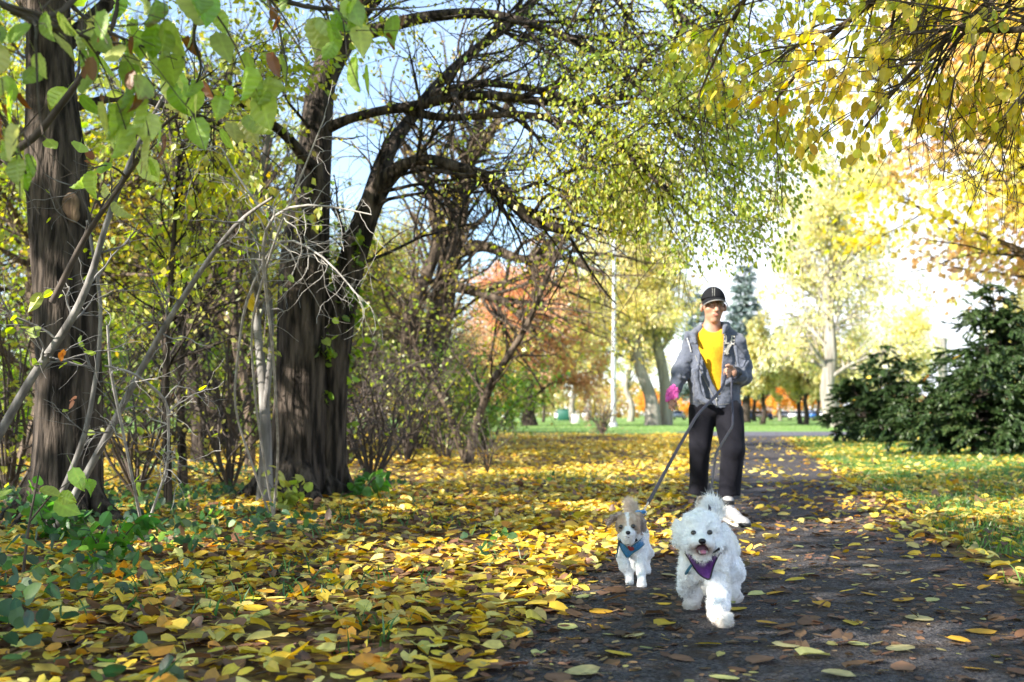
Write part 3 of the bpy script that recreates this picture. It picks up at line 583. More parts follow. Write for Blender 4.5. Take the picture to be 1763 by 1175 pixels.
# --- leaning silver shrubs in the left foreground
def shrub_stems(name, label, stems, seed, ntw, ltw, nleaf, m, lsize=.05, n2=5, cols=GRN, wts=(.2, .3, .3, .1, .1), tpl=T_L, wob=.22, rmax=.006, cat='shrub', group=None, droop=.02, t0=.2):
    b = stems[0][0]; t = Tree(name, label, cat, P(*b[:3]), m, seed, group)
    for s in stems: t.limb(*L(s), m=24, k=8, ridge=.02)
    PR = t.stack(range(len(stems)))
    a = t.tw(spawn(t.r, *PR, ntw, ltw, t0, 1, (25, 85), 10, droop, .0, wob, .5, .0024, .3, rmax), 5)
    c = t.tw(spawn(t.r, *a, ntw * n2, ltw * .5, .1, 1, (25, 80), 7, droop, 0, wob, .6, .0014, .3), 4)
    if nleaf: t.leaf(c[0], nleaf, lsize, cols, wts, tpl=tpl, off=.02)
    t.done(trunk='stems' if False else 'trunk'); return t
shrub_stems('leaning_shrub', 'smooth grey stem leaning up to the right, cutting across the furrowed trunk', [[(-60, 860, 5.2, 0.0245), (0, 745, 5.1, 0.0216), (60, 640, 5.0, 0.0202), (120, 560, 4.9, 0.0187), (158, 480, 4.8, 0.0158), (180, 390, 4.7, 0.0130), (230, 260, 4.6, 0.0101), (290, 150, 4.5, 0.0065)]], 71, 12, .45, 20, M_BARK_GREY)
shrub_stems('leaning_shrub', 'pair of long grey stems slanting right from the foot of the furrowed trunk', [[(88, 925, 7.3, 0.0324), (130, 850, 7.2, 0.0259), (172, 775, 7.1, 0.0230), (225, 670, 7.0, 0.0216), (290, 550, 6.8, 0.0187), (350, 460, 6.6, 0.0158), (410, 378, 6.4, 0.0130), (470, 340, 6.2, 0.0072)],
    [(75, 920, 7.4, 0.0252), (120, 820, 7.3, 0.0202), (150, 740, 7.2, 0.0173), (170, 620, 7.1, 0.0144), (175, 520, 7, 0.0115), (150, 380, 7, 0.0086)]], 72, 18, .6, 40, M_BARK_GREY, rmax=.006)
shrub_stems('silver_twig_bush', 'tangle of bare silvery twigs lit by sun in front of the twin-stemmed tree', [[(470, 900, 8.6, .010), (480, 780, 8.2, .009), (470, 600, 7.6, .009), (450, 440, 7.2, .012), (455, 370, 7.0, .010), (500, 350, 6.9, .008), (560, 352, 6.8, .006), (640, 370, 6.7, .004)],
    [(470, 890, 8.5, .008), (440, 700, 8, .008), (430, 560, 7.6, .008), (470, 420, 7.2, .009), (520, 300, 7.0, .006), (560, 200, 6.9, .004)],
    [(465, 890, 8.5, .008), (400, 700, 8, .008), (420, 520, 7.6, .01), (480, 400, 7.3, .008), (560, 440, 7.1, .006), (625, 520, 7, .004)],
    [(455, 370, 7.0, .008), (400, 290, 7, .006), (380, 250, 7, .005), (340, 260, 7, .003)]], 73, 46, .7, 12, M_TWIG, wob=.26, n2=2, t0=.6)
shrub_stems('silver_twig_bush', 'bare silver-grey twigs hanging low across the furrowed trunk', [[(250, 930, 6.6, .009), (235, 860, 6.4, .009), (215, 760, 6.2, .008), (190, 640, 6.0, .009), (185, 560, 5.9, .006)],
    [(245, 930, 6.6, .008), (290, 800, 6.4, .007), (290, 690, 6.2, .009), (230, 640, 6, .007), (180, 630, 5.9, .005)]], 74, 16, .5, 6, M_TWIG, wob=.28, n2=3)

# --- big-leaved tree whose branches come into the top left
bl = Tree('large_leaf_tree', 'branches with large pale green heart-shaped leaves filling the top left corner', 'tree', (-2.4, 2.0, 0), M_TWIGD, 81)
bl.limb([(-2.4, 2.0, -.05), (-2.35, 2.05, .9), (-2.2, 2.2, 1.8), (-1.9, 2.4, 2.6), (-1.5, 2.6, 3.2)], [.06, .05, .042, .03, .02], m=20, k=12)
for l in ([(-700, -260, 2.5, .024), (-300, -120, 2.7, .018), (-60, -30, 2.9, .012), (20, 20, 3.0, .010), (75, 42, 3.0, .010), (110, 30, 3.05, .009), (140, -20, 3.1, .008), (165, -60, 3.1, .006)],
          [(20, 20, 3.0, .009), (80, 45, 3.0, .008), (130, 56, 3.0, .006), (170, 75, 3.05, .004), (205, 74, 3.05, .003)],
          [(125, 12, 3.05, .007), (150, 35, 3.1, .005), (200, 62, 3.1, .0045), (265, 88, 3.15, .003)],
          [(-260, -280, 2.7, .02), (100, -170, 2.9, .014), (300, -80, 3.1, .011), (420, -20, 3.2, .009), (540, 20, 3.3, .007), (680, 15, 3.4, .004)],
          [(300, -90, 3.1, .01), (350, 0, 3.2, .007), (330, 60, 3.25, .005), (350, 120, 3.3, .004), (320, 180, 3.3, .003)],
          [(-100, 330, 3.9, .018), (60, 240, 3.9, .014), (150, 120, 3.8, .010), (200, 40, 3.7, .008), (210, -60, 3.7, .006)],
          [(90, 520, 4.4, .014), (150, 400, 4.3, .011), (215, 310, 4.2, .009), (262, 230, 4.1, .007), (320, 185, 4.0, .005), (390, 165, 3.9, .003)],
          [(0, 70, 2.9, .006), (-10, 180, 2.95, .005), (20, 230, 3.0, .004), (45, 300, 3, .003)],
          [(560, 10, 3.3, .006), (600, 30, 3.3, .004), (640, 60, 3.3, .003)]):
    bl.limb(*L(l), m=22, k=7)
PR = bl.stack(range(1, 10)); a = bl.tw(spawn(bl.r, *PR, 70, .38, .2, 1, (25, 70), 6, .05, 0, .12, .6, .0022, .3, .005), 5)
b = bl.tw(spawn(bl.r, *a, 90, .22, .2, 1, (25, 70), 5, .08, 0, .12, .6, .0018, .3), 4)
BLc = [(.30, .44, .09), (.40, .52, .12), (.54, .58, .20), (.60, .55, .20), (.28, .12, .04)]
def f_bl(p):
    X = p[:, 0] / p[:, 1] * FPX + 881; Z = HOR - (p[:, 2] - CAMH) / p[:, 1] * FPX
    lim = np.interp(X, [-100, 60, 160, 230, 330, 430, 520, 700], [380, 250, 330, 480, 260, 190, 150, 120])
    return (Z < lim) & (X < 700)
for q, n in ((PR[0], 38), (a[0], 95), (b[0], 70)):
    bl.leaf(q, n, .092, BLc, [.28, .34, .2, .15, .03], tpl=T_BIG, hang=.9, up=.15, off=.02, clump=.2, curl=1.6, filt=f_bl, t0=.2)
bl.leaf(b[0], 40, .06, [(.22, .09, .035)], [1], tpl=T_LN, hang=1.2, up=0, off=.02, curl=4., filt=f_bl)
bl.done(trunk='trunk')
# low leafy sprig at left (large leaves near 65,830)
sp = Tree('young_sapling', 'young sapling with a few large bright green leaves below the leaning grey stem', 'sapling', P(40, 985, 5.2), M_TWIGD, 82)
sp.limb(*L([(40, 985, 5.2, .008), (50, 900, 5.2, .006), (70, 800, 5.2, .004)]), m=10, k=6)
sp.limb(*L([(50, 900, 5.2, .005), (90, 850, 5.15, .004), (120, 830, 5.1, .002)]), m=8, k=5)
sp.leaf(sp.stack([0, 1])[0], 7, .11, BLc, [.4, .4, .2, 0, 0], tpl=T_BIG, hang=.6, up=.5, t0=.75, curl=1.5)
sp.done()

# --- generic broad-leaved tree
def auto_tree(name, label, base, H, R, r0, m, seed, nleaf, lsize, cols, wts, c0=.3, group=None, lean=(0, 0), n1=26, n2=160, n3=520, hang=.3, droop=.0, up=.25, flat=.0, ang=(35, 75), kk=14, tpl=T_Q, filt=None, off=None, clump=.5, cs=None, build=True, cat='tree', leafm=None):
    t = Tree(name, label, cat, (base[0], base[1], 0), m, seed, group); r = t.r; b = np.array([base[0], base[1], 0.])
    hs = np.linspace(0, 1, 9); pts = np.stack([b[0] + lean[0] * hs + np.r_[0, r.normal(0, .018 * H, 8)], b[1] + lean[1] * hs + np.r_[0, r.normal(0, .018 * H, 8)], hs * H * .92 - .1], 1)
    rad = r0 * (1 - .85 * hs) + .02; rad[0] = r0 * 1.35
    t.limb(pts, rad, m=26, k=kk, ridge=.03)
    a = t.tw(spawn(r, *t.stack([0]), n1, R * 1.25, c0, .97, ang, 8, droop, up, .13, .34, .01, .55, r0 * .32), 6)
    b2 = t.tw(spawn(r, *a, n2, R * .5, .15, 1, (25, 65), 6, droop * 1.3, up * .3, .13, .6, .006, .35), 4)
    c = t.tw(spawn(r, *b2, n3, R * .26, .1, 1, (25, 65), 5, droop * 1.5, 0, .13, .6, .004, .3), 3)
    t.leaf(c[0], nleaf, lsize, cols, wts, hang=hang, up=.3, off=R * .045 if off is None else off, clump=clump, cs=cs or 2.2 / R, tpl=tpl, filt=filt)
    t.done(leafm); return t.root
def copy_tree(o, loc, rz, sc, label, cat=None, group=None):
    c = o.copy(); COL.objects.link(c); c.location = loc; c.rotation_euler = (0, 0, rz); c.scale = (sc, sc, sc); c['label'] = label
    if group: c['group'] = group
    for ch in list(o.children):
        d = ch.copy(); COL.objects.link(d); d.parent = c
    return c
ORG = [(.62, .36, .22), (.66, .43, .26), (.58, .31, .19), (.62, .50, .30)]
YLP = [(.66, .60, .20), (.72, .64, .30), (.56, .56, .18), (.66, .54, .32), (.55, .46, .3)]
YLO = [(.66, .52, .06), (.74, .60, .12), (.50, .50, .08), (.72, .50, .18), (.6, .36, .1)]
# right maple, yellow with tan drying leaves
def f_m(p):
    X = p[:, 0] / p[:, 1] * FPX + 881; Z = HOR - (p[:, 2] - CAMH) / p[:, 1] * FPX
    lim = np.interp(X, [1500, 1560, 1640, 1700, 1800], [430, 440, 540, 510, 520]) + 30 * noise(p, 1.2, 3)
    return (Z < lim)
auto_tree('golden_maple', 'large golden-yellow maple with tan drying leaves above the dark evergreens', (14.2, 27, 0), 13.5, 6.0, .35, M_BARK_BROWN, 91, 30000, .17,
    [(.76, .58, .08), (.66, .60, .10), (.80, .68, .26), (.66, .42, .20), (.74, .54, .34)], [.26, .22, .18, .14, .20], c0=.22, n1=40, n2=300, n3=1100, tpl=T_M, filt=f_m, hang=.5, clump=.75, cs=.55)
# weeping pale yellow tree with the big white trunk
wx = P(1440, 735, 77)
auto_tree('pale_trunk_tree', 'tall pale-yellow tree on a massive sunlit whitish trunk beside the dark evergreens', (wx[0] + .1, 77, 0), 20, 5.4, .52, M_BARK_PALE, 92, 18000, .26,
    [(.70, .66, .34), (.66, .62, .24), (.78, .72, .46), (.56, .56, .28), (.62, .52, .44)], [.26, .22, .22, .15, .15], c0=.16, n1=46, n2=420, n3=1500, hang=1.0, droop=.05, up=.1, kk=20, clump=.5)
# yellow trees with two thick trunks at centre
for i, (px, base_y, hh, ln, lab) in enumerate(((1124, 733, 20, -2.2, 'leaning thick pale trunk with yellow crown, nearer the lamp post'), (1150, 733, 22, -1.2, 'thick pale trunk with yellow crown right behind the gloved hand'))):
    b = P(px, base_y, 86)
    auto_tree('yellow_park_tree', lab, (b[0], 86 + i * 2, 0), hh, 4.8, .50, M_BARK_PALE, 93 + i, 12000, .26, YLP, [.3, .25, .2, .15, .1], c0=.25, n1=34, n2=260, n3=900, lean=(ln * 1.5, 0), hang=.6, clump=.5, group=None)
# orange tree
oroot = auto_tree('orange_tree', 'broad orange-red tree beyond the lawn, seen through bare branches', (P(912, 720, 84)[0], 84, 0), 9.6, 5.6, .5, M_BARK_DARK, 96, 30000, .26, ORG, [.35, .35, .15, .15], c0=.22, n1=40, n2=360, n3=1100, hang=.2, up=.2, ang=(45, 85), clump=.5)
# woods behind on the left, and the trees beyond the lawn
wA = auto_tree('woodland_tree', 'leafy yellow-green woodland tree, tallest one behind the furrowed trunk', (-12.5, 24, 0), 12, 4.6, .22, M_BARK_DARK, 101, 9000, .14, GY, [.3, .35, .2, .15], c0=.10, n1=44, n2=300, n3=1000, clump=.6)
wB = auto_tree('woodland_tree', 'half-bare woodland tree with greenish leaves behind the bent dark tree', (-7.5, 30, 0), 8.5, 3.6, .24, M_BARK_BROWN, 102, 9000, .12, GY, [.4, .3, .2, .1], c0=.12, n1=44, n2=380, n3=1500, clump=.6)
wC = auto_tree('woodland_tree', 'brownish half-bare tree at the back of the thicket beside the forked tree', (-4.5, 38, 0), 6.5, 3.6, .24, M_BARK_BROWN, 103, 7000, .12, [(.35, .32, .10), (.5, .42, .14), (.4, .27, .12), (.3, .34, .1)], [.3, .3, .2, .2], c0=.10, n1=44, n2=420, n3=1700, clump=.6)
def gxy(px, D): return ((px - 881.5) / FPX * D, D, 0)
for src, px, D, rz, sc, lab in (
    (wB, 60, 20, 1.0, 1.0, 'half-bare tree close behind the furrowed trunk on its left side'),
    (wA, 250, 33, 2.0, .6, 'yellow-green tree filling the gap right of the furrowed trunk'),
    (wC, 180, 42, .5, 1.6, 'brownish tree deep in the woods, showing between the grey leaning stems'),
    (wA, -60, 36, 4.0, 1.15, 'dense green tree at the very left edge, behind the leaning grey stem'),
    (wB, 420, 44, 2.6, 1.0, 'pale half-bare tree deep behind the grey sapling'),
    (wA, 480, 62, 3.3, .72, 'far green tree hidden mostly by the twin-stemmed tree'),
    (wC, 640, 50, 1.7, 1.2, 'brown-yellow tree right behind the right stem of the twin-stemmed tree'),
    (wB, 330, 70, 5.0, 1.5, 'far half-bare tree behind the bent dark tree'),
    (wA, 60, 60, 1.3, 1.4, 'far leafy tree low behind the furrowed trunk'),
    (wC, 780, 62, 4.2, .8, 'low brownish tree under the orange tree on its left'),
    (wB, 600, 34, 3.9, .75, 'small half-bare tree showing just right of the twin-stemmed tree')):
    copy_tree(src, gxy(px, D), rz, sc, lab)
# low thicket shrubs
def thicket(name, label, px, D, H, R, seed, ns=12, nt=80, nl=500, ls=.07, cols=OLV, wts=(.3, .3, .25, .15), m=M_TWIGD, r0=.018, tpl=T_Q, build_root=None):
    t = Tree(name, label, 'shrub', gxy(px, D), m, seed); r = t.r; b = np.array(gxy(px, D), float)
    for i in range(ns):
        a = r.uniform(0, 6.28); s = r.uniform(.25, 1) * R; h = H * r.uniform(.6, 1.05)
        q = np.array([b + [0, 0, -.05], b + [math.cos(a) * s * .25, math.sin(a) * s * .25, h * .35], b + [math.cos(a) * s * .7, math.sin(a) * s * .7, h * .75], b + [math.cos(a) * s, math.sin(a) * s, h]])
        q[1:] += r.normal(0, .05 * H, (3, 3)); t.limb(q, [r0, r0 * .8, r0 * .55, r0 * .3], m=14, k=5)
    PR = t.stack(range(ns), 14)
    a1 = t.tw(spawn(r, *PR, nt, H * .42, .15, 1, (25, 85), 9, .0, .06, .3, .6, .0022, .3), 4)
    a2 = t.tw(spawn(r, *a1, nt * 4, H * .2, .1, 1, (25, 75), 5, .0, .0, .2, .6, .0016, .3), 3)
    t.leaf(a2[0], nl, ls, cols, wts, off=.03, hang=.2, tpl=tpl); t.done(trunk='trunk'); return t.root
sA = thicket('thicket_shrub', 'dark-stemmed shrub at the foot of the forked brown tree', 700, 17.5, 2.2, 1.5, 201, 14, 90, 420)
sB = thicket('thicket_shrub', 'leafy green shrub just left of the far lawn', 840, 24, 2.1, 1.9, 202, 16, 110, 3800, .09, [(.12, .26, .04), (.25, .40, .06), (.40, .50, .08)], (.4, .35, .25))
sC = thicket('thicket_shrub', 'bare brown shrub beside the right stem of the twin-stemmed tree', 640, 13.5, 1.9, 1.2, 203, 12, 80, 160, .06)
for src, px, D, rz, sc, lab in (
    (sC, 600, 16.5, 1.0, 1.15, 'bare twiggy shrub close behind the foot of the twin-stemmed tree'),
    (sA, 770, 20, 2.0, 1.0, 'twiggy shrub in front of the leaning bare tree'),
    (sB, 770, 29, 1.4, 1.2, 'green shrub between the forked brown tree and the leafy shrub by the lawn'),
    (sA, 400, 12.5, 3.0, .95, 'bare shrub with crossing stems left of the grey sapling'),
    (sC, 240, 10.5, 4.0, .9, 'bare twiggy shrub right of the foot of the furrowed trunk'),
    (sA, 20, 11, 5.0, 1.1, 'bare grey-brown shrub left of the furrowed trunk'),
    (sC, 500, 24, 2.2, 1.6, 'tall twiggy shrub showing between the sapling and the bent tree'),
    (sB, 150, 22, .6, 1.25, 'green leafy shrub low behind the furrowed trunk'),
    (sA, 300, 27, 3.6, 1.7, 'wide twiggy shrub in the back of the woods left of the bent tree'),
    (sB, 30, 28, 4.6, 1.5, 'green leafy shrub at the back of the woods by the left edge'),
    (sC, 840, 15.5, 4.4, .45, 'small twiggy shrub at the right end of the thicket'),
    (sA, 560, 33, 4.4, 1.7, 'brown twiggy shrub deep behind the twin-stemmed tree'),
    (sB, 440, 36, 2.4, 1.6, 'pale green shrub deep behind the grey sapling'),
    (sC, 690, 28, .4, 1.8, 'tall bare shrub left of the forked brown tree')):
    copy_tree(src, gxy(px, D), rz, sc, lab)
rb = thicket('thicket_shrub', 'small reddish twiggy bush standing on the far edge of the leaf carpet', 1036, 47, 1.5, .9, 204, 14, 70, 420, .09, [(.45, .22, .14), (.35, .3, .12), (.5, .38, .2)], (.4, .3, .3), r0=.03)
# leafy weeds at lower left
for px, D, sc, lab, sd, nl in ((110, 7.0, .32, 'clump of broad green weeds at the lower left below the furrowed trunk', 211, 70), (190, 5.9, .24, 'low green leafy weed nearest the camera at the left', 212, 60), (492, 9.0, .33, 'pale yellow-green weed at the foot of the grey sapling', 213, 60), (620, 10.2, .3, 'dark green weed right of the twin-stemmed tree', 214, 60)):
    thicket('leafy_weed', lab, px, D, sc, sc * .8, sd, 7, 10, nl, .085, [(.07, .20, .05), (.13, .30, .06), (.28, .42, .09)] if sd != 213 else [(.36, .44, .10), (.45, .48, .12)], (.4, .4, .2) if sd != 213 else (.5, .5), m=M_TWIGD, r0=.005, tpl=T_L)

# --- conifers
def evergreen(name, label, px, D, H, R, seed, nb, nn, stems=3, low=.12, pal=None, ns=.075, cat='tree', spruce=False, openness=.0, m=M_BARK_DARK):
    pal = pal or [(.020, .044, .012), (.034, .068, .018), (.052, .092, .026), (.085, .120, .032)]
    t = Tree(name, label, cat, gxy(px, D), m, seed); r = t.r; b = np.array(gxy(px, D), float)
    tops = []
    for i in range(stems):
        o = r.normal(0, R * .22, 2) if stems > 1 else np.zeros(2); o[1] *= .6; h = H * (1 if i == 0 else r.uniform(.6, .92) if H < 3.2 else r.uniform(.85, .98))
        p0 = b + [o[0] * .25, o[1] * .25, -.05]; p1 = b + [o[0] * 1.6, o[1] * 1.6, h]
        t.limb([p0, (p0 * .6 + p1 * .4) + r.normal(0, .03, 3), p1], [max(.028 * H / stems ** .5, .03), .018 * H / stems ** .5, .006], m=14, k=8, ridge=.03); tops.append((p0, p1, h))
    n = nb; i = r.integers(0, stems, n); tt = r.uniform(low, 1, n) ** (.9 if not spruce else 1)
    if spruce: tt = np.round(tt * 17) / 17 + r.normal(0, .006, n); tt = tt.clip(low, .995)
    p0 = np.array([a[0] for a in tops])[i]; p1 = np.array([a[1] for a in tops])[i]; st = p0 + (p1 - p0) * tt[:, None]
    prof = (1 - tt) ** .75 if spruce else np.clip(1.02 - tt ** 3.2, .16, 1) * np.clip(.55 + tt * 1.6, 0, 1)
    ln = R * prof * r.uniform(.55, 1.15, n); az = r.uniform(0, 6.283, n)
    d = np.stack([np.cos(az), np.sin(az), np.full(n, .30 if not spruce else -.05)], 1); pos = st; out = [pos]
    for s in range(8):
        d = d + r.normal(0, .05, (n, 3)); d[:, 2] -= (.085 if not spruce else (.05 if s < 4 else -.10)); d = nrm(d); pos = pos + d * ln[:, None] / 8; out.append(pos)
    PP = np.stack(out, 1); RR = np.maximum((ln * .012)[:, None] * np.linspace(1, .25, 9), .0025); t.tw((PP, RR), 4)
    a = t.tw(spawn(r, PP, RR, nb * 7, R * .30, .18, 1, (30, 60), 5, .05, 0, .06, .5, .002, .4, flat=.75), 3)
    ps, dr = anchors(r, a[0], nn, 0); ps2, dr2 = anchors(r, PP, nn // 4, .2)
    ps = np.concatenate([ps, ps2]); dr = np.concatenate([dr, dr2])
    dd = nrm(dr + r.normal(0, .38, dr.shape) * [1, 1, .5] - [0, 0, .12])
    side = nrm(np.cross(dd, r.normal(size=dd.shape) * .5 + [0, 0, 1.]))
    L_ = ns * r.uniform(.5, 1.3, len(ps))[:, None]; w = side * L_ * .21
    V = np.stack([ps, ps + dd * L_ * .5 + w, ps + dd * L_ - [0, 0, .1] * L_, ps + dd * L_ * .5 - w], 1).reshape(-1, 3); F = np.arange(len(ps) * 4).reshape(-1, 4)
    C = np.repeat(palette(r, len(ps), pal, [1] * len(pal), .16, ps, .5, 1.6, 3), 4, 0); t.lv.append((V, F, C))
    t.done(M_NEEDLE); return t.root
e1 = evergreen('dark_evergreen', 'broad dark evergreen in front, stray yellow leaves caught on its boughs', 1668, 22.3, 2.2, 1.5, 301, 160, 90000, 4, .10, ns=.085)
e1b = evergreen('dark_evergreen', 'tallest dark evergreen, cut by the right edge of the view', 1758, 23.6, 3.5, 1.6, 304, 230, 110000, 3, .12, ns=.09)
e2 = evergreen('dark_evergreen', 'smaller dark evergreen standing farther back, nearest the pale trunk', 1518, 33, 2.9, 1.38, 302, 170, 85000, 3, .07, ns=.10)
sp1 = evergreen('blue_spruce', 'blue-grey spruce with tiered branches right of the walker\'s head', 1284, 118, 17.2, 3.9, 303, 330, 24000, 1, .2, [(.20, .27, .27), (.26, .33, .31), (.15, .21, .20)], .40, spruce=True)
copy_tree(sp1, gxy(1203, 135), 1.2, .93, 'distant blue-grey spruce left of the walker\'s cap')
# yellow leaves caught in the evergreens: things on their own
r = np.random.default_rng(310)
for px, py, D, s, lab in ((1642, 619, 21.9, .15, 'big yellow leaf caught on top of the front evergreen'), (1690, 652, 21.45, .17, 'bright yellow leaves snagged mid-way on the front evergreen'), (1600, 648, 21.8, .14, 'rusty brown leaf caught on the left of the front evergreen'), (1477, 690, 32.2, .15, 'small yellow leaf on the smaller evergreen'), (1683, 700, 21.4, .12, 'dull orange leaf low on the front evergreen'), (1498, 652, 31.4, .15, 'tiny pale leaf high on the smaller evergreen')):
    p = P(px, py, D); c = np.array([(.70, .48, .05)]) if 'rusty' not in lab and 'orange' not in lab else np.array([(.42, .18, .04)])
    a = leaves(r, p[None], s, T_L, .1, 1.0, c, 1.5, var=.1, az=.4); o = mk('caught_leaf', a[0] - p, a[1], M_LITTER, col=a[2], smooth=False); o.location = p; tag(o, lab, 'leaf', 'stray leaves caught in the evergreens')

for px, py, D, s, cc, lab in ((105, 607, 4.7, .045, (.72, .26, .04), 'bright orange dead leaf stuck on the leaning grey stem'), (127, 690, 6.0, .055, (.50, .24, .16), 'reddish brown curled leaf hanging before the furrowed trunk'), (68, 512, 4.9, .075, (.56, .60, .12), 'yellow-green leaf hanging alone left of the furrowed trunk'), (428, 516, 9.0, .11, (.80, .55, .03), 'bright yellow leaf hanging on the grey sapling'), (240, 835, 8.9, .10, (.40, .58, .08), 'lime green leaf low between the furrowed trunk and thin stems')):
    p = P(px, py, D); a = leaves(r, p[None], s, T_LN, .8, .1, np.array([cc]), 3., var=.1); b_ = leaves(r, p[None] + .01, s * .8, T_L, .5, .3, np.array([cc]) * .8, 3., var=.1); V, F, C = join(a, b_)
    o = mk('hanging_leaf', V - p, F, M_LITTER, col=C, smooth=False); o.location = p; tag(o, lab, 'leaf', 'last leaves hanging on the bare stems')
# --- beyond the lawn
def small_far(src_list):
    for src, px, D, rz, sc, lab in src_list: copy_tree(src, gxy(px, D), rz, sc, lab)
fA = auto_tree('park_tree', 'orange-gold low tree in front of the parked cars', (gxy(1342, 170)[0], 170, 0), 7.0, 4.6, .22, M_BARK_PALE, 111, 14000, .30, [(.75, .34, .06), (.78, .46, .10), (.66, .26, .10)], [.4, .35, .25], c0=.30, n1=26, n2=200, n3=500, ang=(50, 85), up=.1)
fB = auto_tree('park_tree', 'pale yellow tree with an upright trunk left of the lamp post', (gxy(988, 112)[0], 112, 0), 15, 5.5, .28, M_BARK_PALE, 112, 13000, .30, YLP, [.2, .25, .2, .2, .15], c0=.2, n1=34, n2=240, n3=700, hang=.5)
fC = auto_tree('park_tree', 'grey-green tree with a dark straight trunk between the walker and the pale trunk', (gxy(1311, 100)[0], 100, 0), 9.5, 2.8, .2, M_BARK_DARK, 113, 13000, .26, [(.5, .48, .2), (.62, .56, .22), (.42, .40, .22)], [.4, .3, .3], c0=.22, n1=30, n2=220, n3=700, hang=.7)
small_far((
    (fC, 1386, 92, 1.1, .95, 'slim tree with a sunlit grey trunk left of the massive pale trunk'),
    (fC, 1377, 96, 2.1, .9, 'slimmer tree right behind the slim sunlit grey trunk'),
    (fC, 1410, 150, 3.3, 1.1, 'far tree just left of the massive pale trunk'),
    (fC, 1298, 150, 4.3, 1.2, 'far dark tree beside the walker\'s sleeve'),
    (fA, 1290, 190, 2.0, .8, 'small far orange tree next to the walker\'s hip'),
    (fA, 1398, 215, 4.0, 1.1, 'far orange tree behind the slim grey trunks'),
    (fA, 1118, 195, 1.0, .6, 'orange tree low behind the leaning thick trunk'),
    (fA, 1190, 220, 1.0, .6, 'faint orange tree behind the walker\'s arm'),
    (fB, 1085, 140, 2.0, 1.25, 'yellow tree behind the lamp post'),
    (fB, 1010, 170, 3.0, 1.4, 'far pale yellow tree between the orange tree and the lamp post'),
    (fB, 880, 150, 4.5, .95, 'far pale yellow tree at the foot of the orange tree'),
    (fC, 935, 125, 5.5, .75, 'low grey-green tree under the right part of the orange tree'),
    (fC, 815, 130, .5, 1.1, 'far grey-green tree at the left end of the lawn'),
    (fB, 1230, 210, 1.7, .6, 'far yellow tree straight behind the walker'),
    (fB, 1330, 230, 2.7, .9, 'far pale tree above the parked cars'),
    (fC, 1470, 175, 1.9, 1.5, 'far pale tree behind the smaller evergreen'),
    (fB, 1560, 150, .9, 1.0, 'pale tree top behind the two dark evergreens'),
    (fC, 1750, 120, .3, 1.4, 'far tree behind the golden maple at the right edge'),
    (oroot, 600, 130, 2.0, 1.0, 'far orange-red tree hidden behind the twin-stemmed tree'),
    (wA, 700, 105, 2.5, 1.1, 'far green tree left of the orange tree'),
    (wA, 880, 62, 5.1, .42, 'low bright green tree at the left edge of the lawn')))
# distant wooded skyline as one mass
r = np.random.default_rng(401); n = 42000; x = r.uniform(-260, 260, n); hh = 9 + 5 * noise(np.stack([x, 0 * x, 0 * x], -1), .06) + 2.5 * noise(np.stack([x, 0 * x, 0 * x], -1), .3, 2)
gap = (x / 330 * FPX + 881 > 1165) & (x / 330 * FPX + 881 < 1300); hh = hh * np.where(gap, .55, 1)
z = r.random(n) ** .8 * hh; y = 330 + r.uniform(-12, 12, n); p = np.stack([x, y, z], 1)
V, F, C = leaves(r, p, 1.3, T_Q, .2, .3, palette(r, n, [(.35, .36, .14), (.5, .40, .14), (.48, .24, .10), (.22, .26, .12), (.4, .33, .2)], [.3, .25, .15, .15, .15], .12, p, .8, .05))
o = mk('distant_woods', V, F, M_LEAF, col=C, smooth=False); tag(o, 'hazy line of far autumn trees along the horizon', 'woods', kind='stuff')

# --- lamp post / utility pole, guy guard, signs, cars
M_POLE = plain('galvanised_metal', (.55, .56, .58), .5, (.42, .43, .45), 3, metal=.3)
b = P(1056, 735, 78); e = empty('utility_pole', (b[0], 78, 0), 'tall slim pale metal pole rising from the far lawn', 'pole')
V, F = tubes([[b[0] + .012 * z, 78, z] for z in np.linspace(0, 13, 12)], [np.linspace(.19, .12, 12)], 14); mk('shaft', V, F, M_POLE, e)
V, F = tubes([[b[0], 78, 0], [b[0], 78, .05], [b[0], 78, .35]], [[.36, .33, .24]], 14); mk('base', V, F, M_POLE, e)
V, F = tubes([[b[0] + .15, 78, 12.7], [b[0] - .9, 78, 13.3], [b[0] - 2.0, 78, 13.35]], [[.06, .05, .045]], 8); mk('arm', V, F, M_POLE, e)
V, F = tubes([[b[0] - 1.9, 78, 13.3], [b[0] - 2.2, 78, 13.33], [b[0] - 2.6, 78, 13.3]], [[.08, .16, .1]], 10); mk('lamp_head', V, F, M_POLE, e)
M_YELP = plain('yellow_plastic', (.85, .62, .02), .45); M_WIRE = plain('steel_wire', (.35, .35, .36), .5, metal=.6)
A = P(1019, 728, 92); B = P(1024, 688, 92); C_ = A + (B - A) * 7; A[2] = 0.02
e = empty('guy_wire', A, 'slanting guy wire with a bright yellow guard left of the pole', 'guy wire')
V, F = tubes([A, (A + C_) / 2, C_], [[.025, .025, .02]], 6); mk('wire', V, F, M_WIRE, e)
A2 = A + (C_ - A) * .04; B2 = A + (C_ - A) * .16
V, F = tubes([A2, (A2 + B2) / 2, B2], [[.13, .13, .13]], 10); mk('guard', V, F, M_YELP, e)
